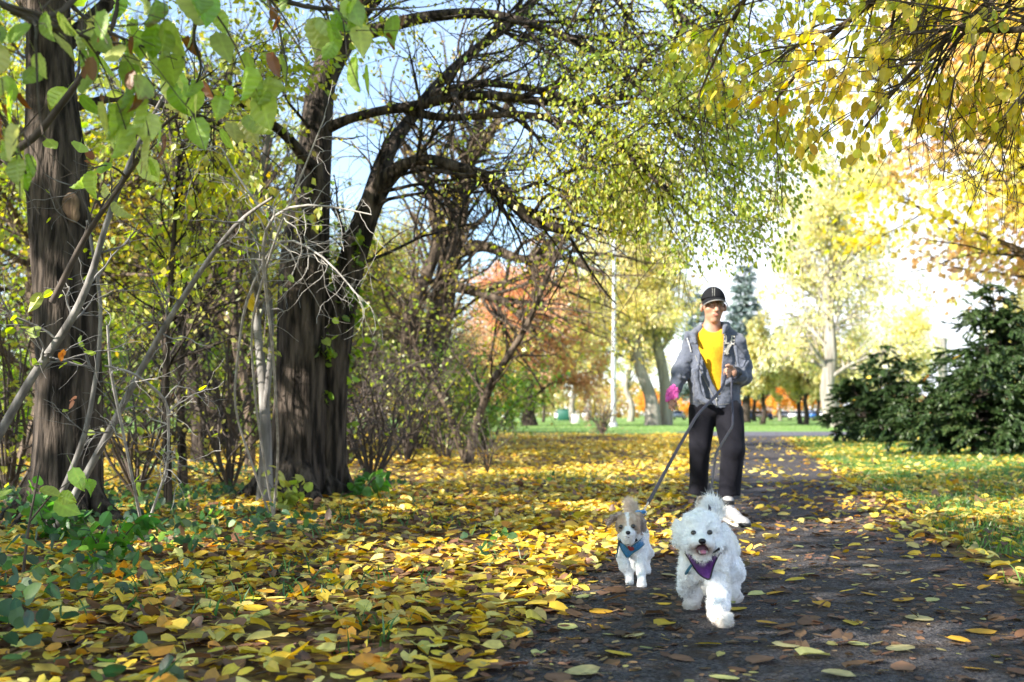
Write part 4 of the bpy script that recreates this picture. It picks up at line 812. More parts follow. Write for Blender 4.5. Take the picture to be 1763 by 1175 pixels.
def rbox(c, s, bev=.04, rz=0.0):
    """bevelled box as verts, quads: centre c, size s"""
    x, y, z = np.array(s) / 2.0; bv = min(bev, x * .9, y * .9, z * .9)
    ring = [(x - bv, -y), (x, -y + bv), (x, y - bv), (x - bv, y), (-x + bv, y), (-x, y - bv), (-x, -y + bv), (-x + bv, -y)]
    V = []
    for zz, k in ((-z, 1), (-z + bv, 0), (z - bv, 0), (z, 1)):
        for a, b_ in ring: V.append((a - math.copysign(bv * .7 * k, a), b_ - math.copysign(bv * .7 * k, b_), zz))
    V = np.array(V); F = []
    for l in range(3):
        for i in range(8): j = (i + 1) % 8; F.append((l * 8 + i, l * 8 + j, l * 8 + 8 + j, l * 8 + 8 + i))
    F += [(7, 6, 5, 4), (7, 4, 3, 0), (3, 2, 1, 0), (24, 27, 28, 31), (24, 25, 26, 27), (28, 29, 30, 31)]
    c_, s_ = math.cos(rz), math.sin(rz); V = V @ np.array([[c_, s_, 0], [-s_, c_, 0], [0, 0, 1]])
    return V + np.array(c), np.array(F)
M_WHITE = plain('white_paint', (.75, .75, .73), .5); M_GREEN = plain('green_sign', (.01, .10, .07), .6); M_TEAL = plain('teal_sign', (.02, .30, .34), .5)
b = gxy(991, 105); e = empty('utility_box', b, 'small white utility box at the foot of the yellow tree left of the pole', 'utility box')
mk('cabinet', *rbox((b[0], b[1], .4), (.7, .6, .8), .05), M_WHITE, e); mk('lid', *rbox((b[0], b[1], .84), (.8, .7, .08), .03), M_WHITE, e)
b = gxy(1157, 150); e = empty('park_sign', b, 'small blank teal sign on a post behind the gloved hand', 'sign')
V, F = tubes([[b[0], b[1], 0], [b[0], b[1], 1.5], [b[0], b[1], 3.2]], [[.06, .06, .06]], 8); mk('post', V, F, M_POLE, e); mk('panel', *rbox((b[0], b[1] - .1, 2.6), (1.1, .06, 1.5), .02), M_TEAL, e)
b = gxy(975, 170); e = empty('waste_container', b, 'dark green container standing at the far side of the lawn', 'container')
mk('body', *rbox((b[0], b[1], .8), (2.6, 1.6, 1.6), .08), M_GREEN, e); mk('lid', *rbox((b[0], b[1], 1.66), (2.7, 1.7, .12), .03), M_GREEN, e)
wp = P(1622, 592, 75); e = empty('wooden_post', (wp[0], 75, 0), 'top of a weathered grey post showing between the evergreens', 'post')
M_WOODP = bark('weathered_wood', (.2, .19, .17), (.38, .36, .33), 6, .4, .01)
V, F = tubes([[wp[0], 75, z] for z in np.linspace(0, wp[2] + .3, 8)], [np.linspace(.36, .30, 8)], 14); mk('shaft', V, F, M_WOODP, e)
V, F = tubes([[wp[0], 75, wp[2] + .3], [wp[0], 75, wp[2] + .36], [wp[0], 75, wp[2] + .42]], [[.33, .30, .05]], 14); mk('cap', V, F, M_WOODP, e)
M_GLASS = plain('car_glass', (.03, .035, .04), .08, spec=.8); M_TYRE = plain('tyre', (.02, .02, .02), .8); M_RIM = plain('rim', (.5, .5, .52), .3, metal=.8); M_LAMP = plain('headlight_glass', (.7, .7, .68), .2)
def car(px, D, rz, paint, label):
    b = gxy(px, D); e = empty('parked_car', b, label, 'car', 'cars parked beyond the lawn')
    c, s = math.cos(rz), math.sin(rz); Rm = np.array([[c, s, 0], [-s, c, 0], [0, 0, 1]])
    def put(nm, V, F, m, par=e): return mk(nm, np.asarray(V) @ Rm + np.array(b), F, m, par)
    prof = np.array([(-2.2, .35), (-2.25, .75), (-2.1, .98), (-1.2, 1.05), (1.0, .95), (2.05, .82), (2.25, .6), (2.2, .32)])
    ys = [-.82, -.88, .88, .82]; V = []
    for yv in ys:
        k = .97 if abs(yv) < .85 else 1
        for x_, z_ in prof: V.append((x_ * k, yv, z_ * k + .02))
    F = []; n = 8
    for a in range(3):
        for i in range(n): j = (i + 1) % n; F.append((a * n + i, a * n + j, a * n + n + j, a * n + n + i))
    capf = [(0, 1, 2, 3), (0, 3, 4, 7), (4, 5, 6, 7)]; F += [f[::-1] for f in capf] + [tuple(x + 24 for x in f) for f in capf]
    put('body', V, np.array(F), paint)
    g = np.array([(-1.85, .98), (-1.35, 1.42), (.05, 1.45), (1.05, .92)]); Vg = [(x_, yv * (.86 if i in (1, 2) else 1), z_) for yv in (-.78, .78) for i, (x_, z_) in enumerate(g)]
    put('window', Vg, np.array([(0, 1, 5, 4), (1, 2, 6, 5), (2, 3, 7, 6), (3, 0, 4, 7), (3, 2, 1, 0), (4, 5, 6, 7)]), M_GLASS)
    put('roof', *rbox((-.65, 0, 1.46), (1.45, 1.36, .06), .025), paint)
    for wx_ in (-1.4, 1.4):
        for wy in (-.85, .85):
            V, F2 = tubes([[wx_, wy - .1, .33], [wx_, wy, .33], [wx_, wy + .1, .33]], [[.32, .33, .32]], 16)
            a = np.arange(16) * 2 * math.pi / 16
            w = put('wheel', V, F2, M_TYRE); V, F3 = tubes([[wx_, wy - .105, .33], [wx_, wy, .33], [wx_, wy + .105, .33]], [[.02, .2, .02]], 12)
            rim = put('rim', V, F3, M_RIM, e); rim.parent = w
    for wy in (-.6, .6): put('headlight', *rbox((2.2, wy, .66), (.12, .34, .16), .04), M_LAMP)
def paint(n_, c): return plain(n_, c, .25, spec=.7)
pb, pw, ps_, pr2, pk, pdb = paint('blue_paint', (.04, .14, .42)), paint('white_car_paint', (.75, .76, .78)), paint('silver_paint', (.45, .47, .5)), paint('red_paint', (.4, .03, .03)), paint('black_paint', (.02, .02, .025)), paint('dark_blue_paint', (.03, .05, .14))
for a in ((1288, 190, 1.2, pb, 'bright blue parked car next to the walker\'s hip'), (1303, 192, 1.3, pw, 'white parked car behind the dark straight trunk'), (1318, 194, 1.2, ps_, 'silver parked car left of the dark blue one'), (1334, 190, 1.25, pdb, 'dark blue parked car left of the orange-gold tree'), (1350, 192, 1.2, ps_, 'silver parked car under the orange-gold tree'), (1366, 190, 1.3, pw, 'white parked car right of the orange-gold tree'), (1382, 194, 1.2, ps_, 'silver parked car behind the slim grey trunks'), (1399, 190, 1.2, pb, 'blue parked car left of the massive pale trunk'), (1415, 196, 1.3, pw, 'white parked car half hidden by the massive pale trunk'),
          (965, 175, 1.5, pw, 'white parked car left of the dark green container'), (905, 180, 1.6, ps_, 'silver parked car under the orange tree'), (1012, 178, 1.5, pw, 'white parked car right of the white utility box'), (1168, 185, 1.3, ps_, 'silver parked car behind the thick pale trunks'), (875, 182, 1.5, pw, 'white parked car farthest left beyond the lawn')):
    car(*a)

# --- shade: unseen trees left of and behind the camera, crowns shaped to dapple the path
def ground_px(x, y): return 881.5 + x / y * FPX, HOR + FPX * CAMH / y
LIT = [(1010, 938, 190, 13), (850, 955, 230, 15), (700, 990, 130, 14), (560, 1035, 120, 12), (420, 1062, 80, 8), (1140, 925, 70, 8), (1310, 932, 75, 12), (1230, 915, 60, 8), (1640, 868, 200, 15), (1472, 893, 38, 5), (1560, 886, 45, 5), (1520, 900, 30, 3), (1420, 905, 90, 9), (1100, 1030, 42, 10), (1000, 1000, 50, 8), (1700, 845, 120, 10), (1000, 790, 240, 9), (1290, 800, 90, 7), (1350, 830, 60, 6), (700, 880, 70, 8), (300, 935, 90, 12), (560, 900, 60, 8), (1480, 985, 50, 6), (1240, 870, 40, 7), (1700, 1000, 60, 7)]
def lit(x, y):
    y = np.maximum(y, 1.5); a, b_ = ground_px(x, y); q = np.stack([x, y, 0 * x], -1)
    wob = .35 * noise(q, 1.6, 3); out = np.zeros(len(x), bool)
    for cx, cy, rx, ry in LIT: out |= ((a - cx) / rx) ** 2 + ((b_ - cy) / (ry * 1.45)) ** 2 < 1.2 + wob
    # a few stray flecks, more of them farther off
    fl = noise(q * [1, .6, 1], 3.1, 11); out |= fl > np.interp(y, [3, 5, 8, 12, 20], [.66, .44, .30, .22, .15])
    return out
M_SHB = M_BARK_DARK
def shade_tree(label, bx, by, seed, nl, yr, xr, zr):
    t = Tree('shade_tree', label, 'tree', (bx, by, 0), M_SHB, seed, None); r = t.r
    t.limb([(bx, by, -.1), (bx + .1, by, 2), (bx, by + .1, 4.5), (bx - .1, by, 7.5)], [.3, .22, .18, .08], m=24, k=20, ridge=.04)
    a = t.tw(spawn(r, *t.stack([0]), 30, 4.2, .5, 1, (50, 85), 8, .0, .05, .12, .4, .01, .3, .05), 5)
    z = r.uniform(*zr, nl); x = r.uniform(*xr, nl); y = r.uniform(*yr, nl); q = z / math.tan(SUN_EL)
    gx, gy = x - SH[0] * q, y - SH[1] * q
    k = ~lit(gx, gy) & (gy > 1.0) & (z > .40 * np.maximum(y, 0) + 1.3) & ~((y > 0) & (np.abs(x) < .55 * y) & (z < .42 * y + 1.2))  # no leaf where its shadow would cover a chosen sunny patch
    k &= ~((gx < -.22 * gy - 1.2) & (gy > 8.5) & (r.random(nl) < .75))
    q4 = (z - 4.2) / math.tan(SUN_EL); hx_, hy_ = x - SH[0] * q4, y - SH[1] * q4; k &= ~((hx_ > -2.5) & (hx_ < 4.5) & (hy_ > 7.5) & (hy_ < 13) & (r.random(nl) < .8))
    p = np.stack([x, y, z], 1)[k]
    t.lv.append(leaves(r, p, .19, T_Q, .2, .5, palette(r, len(p), GRN, [.2, .3, .3, .1, .1], .1, p, .4)))
    t.done(); return t
shade_tree('leafy tree left of the camera, outside the view, shading the path', -9.5, -1.0, 501, 30000, (-7, 9), (-16, -8), (5, 7.2))
shade_tree('leafy tree behind the camera on the left, outside the view', -4.5, -5.0, 502, 30000, (-8, 9), (-8, 1), (5, 7.2))
# ------------------------------------------------------------------ people and dogs: distance fields turned into one smooth mesh
class SDF:
    def __init__(s, lo, hi, h):
        s.lo = np.array(lo, float); s.h = h; s.n = np.ceil((np.array(hi) - s.lo) / h).astype(int) + 1; s.f = np.full(s.n, .25, np.float32)
    def _win(s, lo, hi):
        a = np.clip(np.floor((np.array(lo) - s.lo) / s.h).astype(int), 0, s.n); b = np.clip(np.ceil((np.array(hi) - s.lo) / s.h).astype(int) + 1, 0, s.n)
        if np.any(b <= a): return None, None
        ax = [s.lo[i] + s.h * np.arange(a[i], b[i]) for i in range(3)]
        g = np.stack(np.meshgrid(*ax, indexing='ij'), -1); return tuple(slice(a[i], b[i]) for i in range(3)), g
    def blend(s, w, d, k):
        f = s.f[w]; h = np.clip(.5 + .5 * (f - d) / k, 0, 1); s.f[w] = f * (1 - h) + d * h - k * h * (1 - h)
    def cone(s, a, b, ra, rb, k=.02, sy=1.0, nz=0, ns=30, seed=0):
        a, b = np.array(a, float), np.array(b, float); R = max(ra, rb) * max(1, sy) + k + 3 * s.h + abs(nz)
        w, g = s._win(np.minimum(a, b) - R, np.maximum(a, b) + R)
        if w is None: return s
        ab = b - a; t = np.clip(((g - a) @ ab) / (ab @ ab + 1e-12), 0, 1); v = g - a - t[..., None] * ab
        if sy != 1: v = v / np.array([1, sy, 1])
        d = np.linalg.norm(v, axis=-1) - (ra + (rb - ra) * t)
        if nz: d = d + nz * noise(g, ns, seed)
        s.blend(w, d, k); return s
    def chain(s, pts, rs, k=.02, **kw):
        for i in range(len(pts) - 1): s.cone(pts[i], pts[i + 1], rs[i], rs[i + 1], k, **kw)
        return s
    def ell(s, c, r, k=.02, rot=None, nz=0, ns=30, seed=0):
        c = np.array(c, float); r = np.array(r, float); R = r.max() + k + 3 * s.h + abs(nz); w, g = s._win(c - R, c + R)
        if w is None: return s
        q = g - c
        if rot is not None: q = q @ rot
        k0 = np.linalg.norm(q / r, axis=-1); k1 = np.linalg.norm(q / r ** 2, axis=-1) + 1e-9; d = k0 * (k0 - 1) / k1
        if nz: d = d + nz * noise(g, ns, seed)
        s.blend(w, d, k); return s
    def cut(s, fn, lo=None, hi=None):
        w, g = s._win(s.lo if lo is None else lo, s.lo + s.h * s.n if hi is None else hi); s.f[w] = np.maximum(s.f[w], -fn(g)); return s
    def disp(s, amp, sc, seed=0, an=(1, 1, 1)):
        w, g = s._win(s.lo, s.lo + s.h * s.n); m = np.abs(s.f[w]) < .08
        if g.shape[:3] != s.f.shape: g = g[:s.f.shape[0], :s.f.shape[1], :s.f.shape[2]]
        gg = g[m] * np.array(an); s.f[w][m] += amp * noise(gg, sc, seed); return s
    def mesh(s, smooth=1):
        f = s.f; ins = f < 0; nx, ny, nz = f.shape
        c = np.zeros((nx - 1, ny - 1, nz - 1), np.int8)
        for i in (0, 1):
            for j in (0, 1):
                for k in (0, 1): c += ins[i:nx - 1 + i, j:ny - 1 + j, k:nz - 1 + k]
        act = (c > 0) & (c < 8); ids = np.full(act.shape, -1, np.int64); I = np.argwhere(act); ids[act] = np.arange(len(I))
        acc = np.zeros((len(I), 3)); cnt = np.zeros(len(I))
        cs = [(i, j, k) for i in (0, 1) for j in (0, 1) for k in (0, 1)]
        for a in range(8):
            for b in range(a + 1, 8):
                A, B = np.array(cs[a]), np.array(cs[b])
                if np.abs(A - B).sum() != 1: continue
                fa = f[tuple((I + A).T)]; fb = f[tuple((I + B).T)]; x = (fa < 0) != (fb < 0)
                t = (fa[x] / (fa[x] - fb[x]))[:, None]; acc[x] += A + t * (B - A); cnt[x] += 1
        V = s.lo + s.h * (I + acc / cnt[:, None]); Q = []
        for ax in range(3):
            sl0 = [slice(1, -1)] * 3; sl0[ax] = slice(0, -1); sl1 = [slice(1, -1)] * 3; sl1[ax] = slice(1, None)
            a = ins[tuple(sl0)]; b = ins[tuple(sl1)]; E = np.argwhere(a != b); E[:, [i for i in range(3) if i != ax]] += 1
            fl = ins[tuple(E.T)]; u, v = [(1, 2), (2, 0), (0, 1)][ax]; du = np.zeros(3, int); dv = np.zeros(3, int); du[u] = 1; dv[v] = 1
            ok = np.all(E < np.array(act.shape), 1); E = E[ok]; fl = fl[ok]
            q = np.stack([ids[tuple((E - du - dv).T)], ids[tuple((E - dv).T)], ids[tuple(E.T)], ids[tuple((E - du).T)]], 1)
            q[~fl] = q[~fl][:, ::-1]; Q.append(q)
        Q = np.concatenate(Q); Q = Q[(Q >= 0).all(1)]
        for _ in range(smooth):
            e = np.concatenate([Q[:, [0, 1]], Q[:, [1, 2]], Q[:, [2, 3]], Q[:, [3, 0]]]); S = np.zeros_like(V); n = np.zeros(len(V))
            for k in range(3): S[:, k] = np.bincount(e[:, 0], V[e[:, 1], k], len(V)) + np.bincount(e[:, 1], V[e[:, 0], k], len(V))
            n = np.bincount(e[:, 0], minlength=len(V)) + np.bincount(e[:, 1], minlength=len(V)); V = .5 * V + .5 * S / n[:, None]
        return V, Q
def vnorm(V, Q):
    n = np.cross(V[Q[:, 2]] - V[Q[:, 0]], V[Q[:, 3]] - V[Q[:, 1]]); out = np.zeros_like(V)
    for i in range(4):
        for k in range(3): out[:, k] += np.bincount(Q[:, i], n[:, k], len(V))
    return nrm(out)
def bvh(V, Q): return BVHTree.FromPolygons([tuple(v) for v in V], [tuple(int(i) for i in q) for q in Q])
CAMP = Vector((0, 0, CAMH))
def onto(tree, px, py, off=.003):
    """the place on the surface that lies in the photo's direction px, py"""
    d = Vector(P(px, py, 10.0)) - CAMP; h = tree.ray_cast(CAMP, d.normalized())
    if h[0] is None: return None
    return np.array(h[0]) - np.array(d.normalized()) * off
def rot_z(a): c, s = math.cos(a), math.sin(a); return np.array([[c, -s, 0], [s, c, 0], [0, 0, 1]])

# ---- the walker
D = 8.3
def Q(px, py, o=0.0): return P(px, py, D) * [1, 0, 1] + [0, D + o, 0]
M_SKIN = plain('skin', (.46, .25, .17), .5, (.40, .21, .14), 30); M_SKIN.node_tree.nodes['Principled BSDF'].inputs['Subsurface Weight'].default_value = .12; M_SKIN.node_tree.nodes['Principled BSDF'].inputs['Subsurface Radius'].default_value = (.02, .008, .004)
def cloth(name, c, c2, sc=220, bump=.25, rough=.9, sheen=.3):
    m, t, b, o = new_mat(name); b.inputs['Roughness'].default_value = rough; b.inputs['Sheen Weight'].default_value = sheen; b.inputs['Specular IOR Level'].default_value = .2
    noise_col(t, b, c2, c, sc, detail=3, bump=bump, bdist=.002); return m
M_HOOD = cloth('grey_fleece', (.115, .130, .175), (.072, .082, .115), 160); M_TEE = cloth('yellow_cotton', (.66, .36, .008), (.55, .29, .006), 60); M_TROU = cloth('black_jersey', (.007, .007, .013), (.005, .005, .009), 90, .1, .85, .04)
M_CAP = cloth('black_twill', (.010, .0105, .014), (.006, .006, .009), sheen=0); M_STITCH = plain('pale_thread', (.6, .6, .58), .8); M_CORD = plain('pale_cord', (.58, .58, .60), .8)
M_GLOVE = cloth('magenta_knit', (.80, .14, .48), (.50, .06, .28), 110, .8); M_BLACK = plain('black_rubber', (.012, .012, .014), .5); M_STRAP = plain('dark_webbing', (.035, .036, .055), .6, (.02, .02, .035), 60)
M_METAL = plain('clasp_metal', (.75, .75, .76), .25, metal=1.0); M_LIP = plain('lips', (.50, .17, .15), .4); M_HAIR = plain('dark_hair', (.03, .02, .015), .6)
pb_ = Q(1235, 901); pb_[2] = 0
man = empty('person', pb_, 'walker in black cap, open grey hoodie, yellow shirt and wide black trousers', 'person')
pl = [1.12, 7.75, -.02]; ph = [1.95, 8.95, 1.78]
# body (one mesh: head, neck, trunk, arms, hands, legs)
b = SDF(pl, ph, .0045)
b.ell(Q(1228, 524), (.074, .092, .098), .02).ell(Q(1228, 541, -.03), (.056, .062, .058), .03).ell(Q(1228, 553, -.055), (.026, .022, .018), .02)
b.cone(Q(1228, 548, .02), Q(1227, 575, .03), .054, .060, .03)
b.chain([Q(1229, 524, -.092), Q(1229.3, 531, -.108), Q(1229.5, 536.5, -.118)], [.009, .012, .016], .012)
b.cone(Q(1226.6, 537.5, -.104), Q(1232.4, 537.5, -.104), .010, .010, .008)
for s_ in (-1, 1):
    b.ell(Q(1228.5 + s_ * 20, 530, .012), (.011, .020, .031), .01, rot_z(s_ * .3)).ell(Q(1228.5 + s_ * 10.5, 534, -.062), (.024, .026, .022), .02)
    b.cone(Q(1228.5 + s_ * 2, 519, -.088), Q(1228.5 + s_ * 13, 519.5, -.078), .009, .008, .012)
b.ell(Q(1229.5, 543, -.090), (.022, .014, .007), .010)
for s_ in (-1, 1): b.cut(lambda g, c=Q(1228.5 + s_ * 8.5, 524.5, -.101): np.linalg.norm((g - c) / [1.3, 1, .8], axis=-1) - .011)
b.chain([Q(1226, 570, .03), Q(1228, 600, .03), Q(1230, 690, .03)], [.07, .12, .12], .04, sy=.7)
# arms
b.chain([Q(1192, 588, .03), Q(1172, 636, .04), Q(1158, 672, -.05)], [.05, .04, .028], .02); b.chain([Q(1270, 588, .03), Q(1284, 646, .02), Q(1258, 643, -.15)], [.05, .04, .028], .02)
# gloved hand: palm and five fingers hanging, half curled
b.ell(Q(1153, 682, -.07), (.036, .020, .042), .015, rot_z(.3))
for (x, y, o), (x2, y2, o2), (x3, y3, o3), r_ in (((1147, 687, -.08), (1144.5, 695, -.125), (1148, 703, -.135), .0098), ((1150.5, 689, -.085), (1150, 699, -.13), (1153.5, 707, -.135), .0102), ((1154.5, 689, -.085), (1155.5, 698, -.125), (1157.5, 705, -.12), .0098), ((1158, 688, -.08), (1160, 695, -.112), (1161, 700, -.11), .0085), ((1160, 680, -.09), (1161, 687, -.118), (1157, 690.5, -.128), .0100)):
    b.chain([Q(x, y, o), Q(x2, y2, o2), Q(x3, y3, o3)], [r_ * 1.05, r_, r_ * .85], .006)
# leash hand: palm turned in, fingers closed round the straps
b.ell(Q(1251, 643, -.20), (.036, .024, .040), .015, rot_z(-.2))
for i, (yy_, ln, r_) in enumerate(((637.5, 1.0, .0092), (641.8, 1.08, .0095), (646, 1.0, .0092), (650, .85, .0082))):
    b.chain([Q(1247, yy_, -.215), Q(1247 - 6.5 * ln, yy_ + 1, -.238), Q(1247 - 7.5 * ln, yy_ + 2, -.205), Q(1247 - 3.0 * ln, yy_ + 2, -.190)], [r_ * 1.1, r_ * 1.05, r_, r_ * .9], .005)
b.chain([Q(1250, 634, -.215), Q(1244, 632, -.235), Q(1239.5, 632.5, -.245)], [.012, .0108, .009], .008)
# legs
b.chain([Q(1232, 695, .03), Q(1232, 706, .03)], [.12, .12], .03, sy=.7)
b.chain([Q(1213, 710, .03), Q(1206, 778, .02), Q(1214, 845, .25), Q(1221, 866, .36)], [.075, .05, .030, .024], .02)
ank = Q(1251, 864, -.04); b.chain([Q(1252, 710, .0), Q(1254, 780, -.06), Q(1251, 848, -.03), ank], [.078, .052, .038, .032], .02)
b.chain([ank, [ank[0] + .02, ank[1] - .10, .06]], [.03, .03], .02); b.chain([Q(1221, 866, .36), [Q(1223, 872)[0], D + .34, .09]], [.024, .024], .02)
BV, BQ = b.mesh(1); mk('body', BV, BQ, M_SKIN, man)
# eyes, lips, hair
fb = bvh(BV, BQ)
def blob(name, cs, m, parent, h=.0025, k=.004, smooth=1):
    cs = [(np.array(c, float), np.array(r, float)) for c, r in cs]; lo = np.min([c - r for c, r in cs], 0) - .02; hi = np.max([c + r for c, r in cs], 0) + .02
    s = SDF(lo, hi, h)
    for c, r in cs: s.ell(c, r, k)
    V, F = s.mesh(smooth); return mk(name, V, F, m, parent)
M_EYE = plain('eye', (.10, .07, .05), .1); M_EYEW = plain('eye_white', (.7, .68, .65), .2)
for s_ in (-1, 1):
    e_ = blob('eye', [(Q(1228.5 + s_ * 8.5, 524.3, -.086), (.0125, .010, .0075))], M_EYEW, man); blob('iris', [(Q(1228.5 + s_ * 8.5, 524.4, -.0945), (.005, .003, .005))], M_EYE, man, .0015)
blob('mouth', [(Q(1226, 542.6, -.096), (.013, .006, .0035)), (Q(1232.5, 542.6, -.096), (.013, .006, .0035)), (Q(1229.5, 544.8, -.096), (.016, .006, .005))], M_LIP, man, .002)
blob('hair', [(Q(1228, 520, .035), (.080, .075, .075)), (Q(1210.7, 525, .01), (.008, .02, .022)), (Q(1246.3, 525, .01), (.008, .02, .022))], M_HAIR, man, .004, .01)
# cap: crown, peak, seams
c = SDF(Q(1228, 540) - [.16, .26, .02], Q(1228, 490) + [.16, .16, .02], .003); cz = Q(0, 516)[2]
c.ell(Q(1228, 520, -.0), (.090, .112, .112), .01); c.cut(lambda g: g[..., 2] - (cz - .004 - .10 * (g[..., 1] - D)))
CV, CF = c.mesh(1); cap = mk('cap', CV, CF, M_CAP, man)
u = np.linspace(-1, 1, 25); vv = np.linspace(0, 1, 12); U, W = np.meshgrid(u, vv)
ang = U * 1.18; rad = .094 + .085 * W * np.cos(U * 1.3) ** .7; cx, cy, _z = Q(1228.5, 516, -.002)
X = cx + np.sin(ang) * (.088 + .018 * W * (1 - .3 * U ** 2)); Y = cy - np.cos(ang) * rad; Z = cz + .004 - .020 * U ** 2 - .030 * W - .018 * W * U ** 2 + .006
Vt = np.stack([X, Y, Z], -1).reshape(-1, 3); Vb = Vt - [0, 0, .005]; i = (np.arange(11)[:, None] * 25 + np.arange(24)[None]).ravel(); Ft = np.stack([i, i + 1, i + 26, i + 25], 1)
n0 = len(Vt); edge = list(range(25)) + [25 * k + 24 for k in range(1, 12)] + [275 + k for k in range(23, -1, -1)] + [25 * k for k in range(10, 0, -1)]
es = np.array([(edge[a], edge[(a + 1) % len(edge)]) for a in range(len(edge))]); Fe = np.stack([es[:, 1], es[:, 0], es[:, 0] + n0, es[:, 1] + n0], 1)
mk('peak', np.concatenate([Vt, Vb]), np.concatenate([Ft, Ft[:, ::-1] + n0, Fe]), M_CAP, cap and man)
M_EDGE = plain('worn_peak_edge', (.22, .22, .22), .8); V, F = tubes(Vt[275:300] - [0, .001, .0025], [np.full(25, .0042)], 6); mk('peak_edge', V, F, M_EDGE, man)
cb = bvh(CV, CF)
for px in (1226.6, 1230.2):
    pts = [onto(cb, px, y, .0008) for y in np.linspace(495, 510, 9)]; pts = [p for p in pts if p is not None]
    if len(pts) > 3: V, F = tubes(np.array(pts), [np.full(len(pts), .0009)], 5); mk('seam', V, F, M_STITCH, man)
# yellow shirt
t_ = SDF([1.14, 8.0, .9], [1.95, 8.65, 1.55], .007)
t_.chain([Q(1226, 574, .03), Q(1228, 600, .03), Q(1231, 690, .03)], [.095, .150, .150], .05, sy=.72).chain([Q(1195, 588, .04), Q(1262, 588, .04)], [.06, .06], .05)
t_.disp(.009, 16, 3, (1, 1, .5)); t_.disp(.003, 40, 4, (1, 1, .5)); t_.cut(lambda g: np.linalg.norm((g - Q(1227, 553, -.03)) / [1, 1.3, 1], axis=-1) - .085)
V, F = t_.mesh(2); tee = mk('shirt', V, F, M_TEE, man); TV, TF = V, F
# hoodie
h = SDF([1.10, 7.85, .84], [2.02, 8.72, 1.62], .006)
h.chain([Q(1228, 592, .03), Q(1230, 640, .03), Q(1232, 692, .03)], [.165, .178, .186], .05, sy=.72)
h.chain([Q(1194, 590, .03), Q(1266, 588, .03)], [.058, .058], .05).chain([Q(1205, 574, .05), Q(1192, 592, .03)], [.045, .055], .04).chain([Q(1250, 574, .05), Q(1268, 592, .03)], [.045, .055], .04)
h.chain([Q(1192, 594, .02), Q(1176, 634, .03), Q(1171, 642, .01), Q(1161, 668, -.05)], [.060, .058, .058, .046], .03).chain([Q(1270, 594, .02), Q(1282, 634, .03), Q(1281, 648, .02), Q(1268, 648, -.09), Q(1261, 644, -.13)], [.064, .060, .060, .05, .043], .03)
h.disp(.009, 13, 1, (1, 1, .55)); h.disp(.0055, 30, 2, (.8, 1, 1.5))
for a_, b_, w_ in ((Q(1190, 640, -.13), Q(1205, 690, -.13), .02), (Q(1245, 660, -.14), Q(1275, 652, -.12), .018), (Q(1200, 610, -.12), Q(1195, 650, -.13), .014), (Q(1262, 600, -.10), Q(1266, 640, -.12), .012), (Q(1168, 650, -.08), Q(1180, 655, -.06), .010), (Q(1284, 625, -.06), Q(1272, 640, -.10), .014), (Q(1215, 694, -.15), Q(1196, 686, -.14), .018)):
    h.cone(a_, b_, w_, w_ * .7, .03)
# open front: everything between the two zip edges
def vcut(g):
    s_ = (g[..., 1]) / D; X = g[..., 0] / s_; zz = g[..., 2]; k = (Q(0, 572)[2] - zz) / (Q(0, 572)[2] - Q(0, 681)[2])
    xl = np.interp(k, [-.6, 0, .25, .62, 1.0], [Q(1196, 0)[0], Q(1193, 0)[0], Q(1196, 0)[0], Q(1211, 0)[0], Q(1229, 0)[0]]); xr = np.interp(k, [-.6, 0, .4, 1.0], [Q(1244, 0)[0], Q(1240, 0)[0], Q(1236.5, 0)[0], Q(1232, 0)[0]])
    return np.maximum(np.maximum(xl - X, X - xr), np.maximum(zz * 0 + (k - 1.0) * .4, g[..., 1] - (D - .01)))
h.cut(vcut)
h.cut(lambda g: np.linalg.norm((g - Q(1227, 556, .0)) / [1, 1.15, 1.4], axis=-1) - .078)
# the hood lying round the neck
h.chain([Q(1241, 576, -.10), Q(1246, 565, -.06), Q(1251, 560, .02), Q(1241, 560, .09), Q(1216, 562, .10), Q(1202, 569, .04), Q(1192, 577, -.03), Q(1194, 592, -.09)], [.010, .018, .026, .034, .034, .024, .020, .010], .012)
h.chain([Q(1255, 569, .0), Q(1262, 576, .02)], [.022, .026], .03).chain([Q(1183, 575, -.01), Q(1181, 583, -.01)], [.022, .016], .02)
h.disp(.003, 60, 5)
zh = Q(0, 704)[2]; h.cut(lambda g: g[..., 2] - (zh + .06 * np.abs(g[..., 0] - Q(1235, 0)[0]) - .005), [1.30, 7.9, .8], [1.95, 8.7, 1.0])
hd = Q(1158, 673, -.08); hn = nrm(Q(1158, 676, -.08) - Q(1166, 655, -.0)); h.cut(lambda g: -((g - hd) @ hn) - .0, [1.05, 7.8, .9], Q(1172, 655, .2))
HV, HF = h.mesh(1); hoodie = mk('hoodie', HV, HF, M_HOOD, man); hb = bvh(HV, HF)
def line_on(tree, pts, n, r_, name, m, parent, off=.003, k=6):
    pts = np.array(pts, float); d = np.r_[0, np.cumsum(np.linalg.norm(np.diff(pts, axis=0), axis=1))]; t = np.linspace(0, d[-1], n)
    out = [onto(tree, np.interp(a, d, pts[:, 0]), np.interp(a, d, pts[:, 1]), off) for a in t]; out = [o for o in out if o is not None]
    if len(out) > 3:
        o_ = np.array(out); o_[1:-1] = (o_[:-2] + o_[1:-1] * 2 + o_[2:]) / 4; V, F = tubes(o_, [np.full(len(o_), r_)], k); return mk(name, V, F, m, parent)
line_on(hb, [(1197.5, 612), (1206, 640), (1217, 662), (1228, 682), (1233, 690), (1235, 702)], 30, .004, 'zip', M_EDGE, hoodie, .002)
line_on(hb, [(1238.5, 585), (1237.5, 640), (1234, 676), (1234, 690)], 22, .004, 'zip', M_EDGE, hoodie, .002)
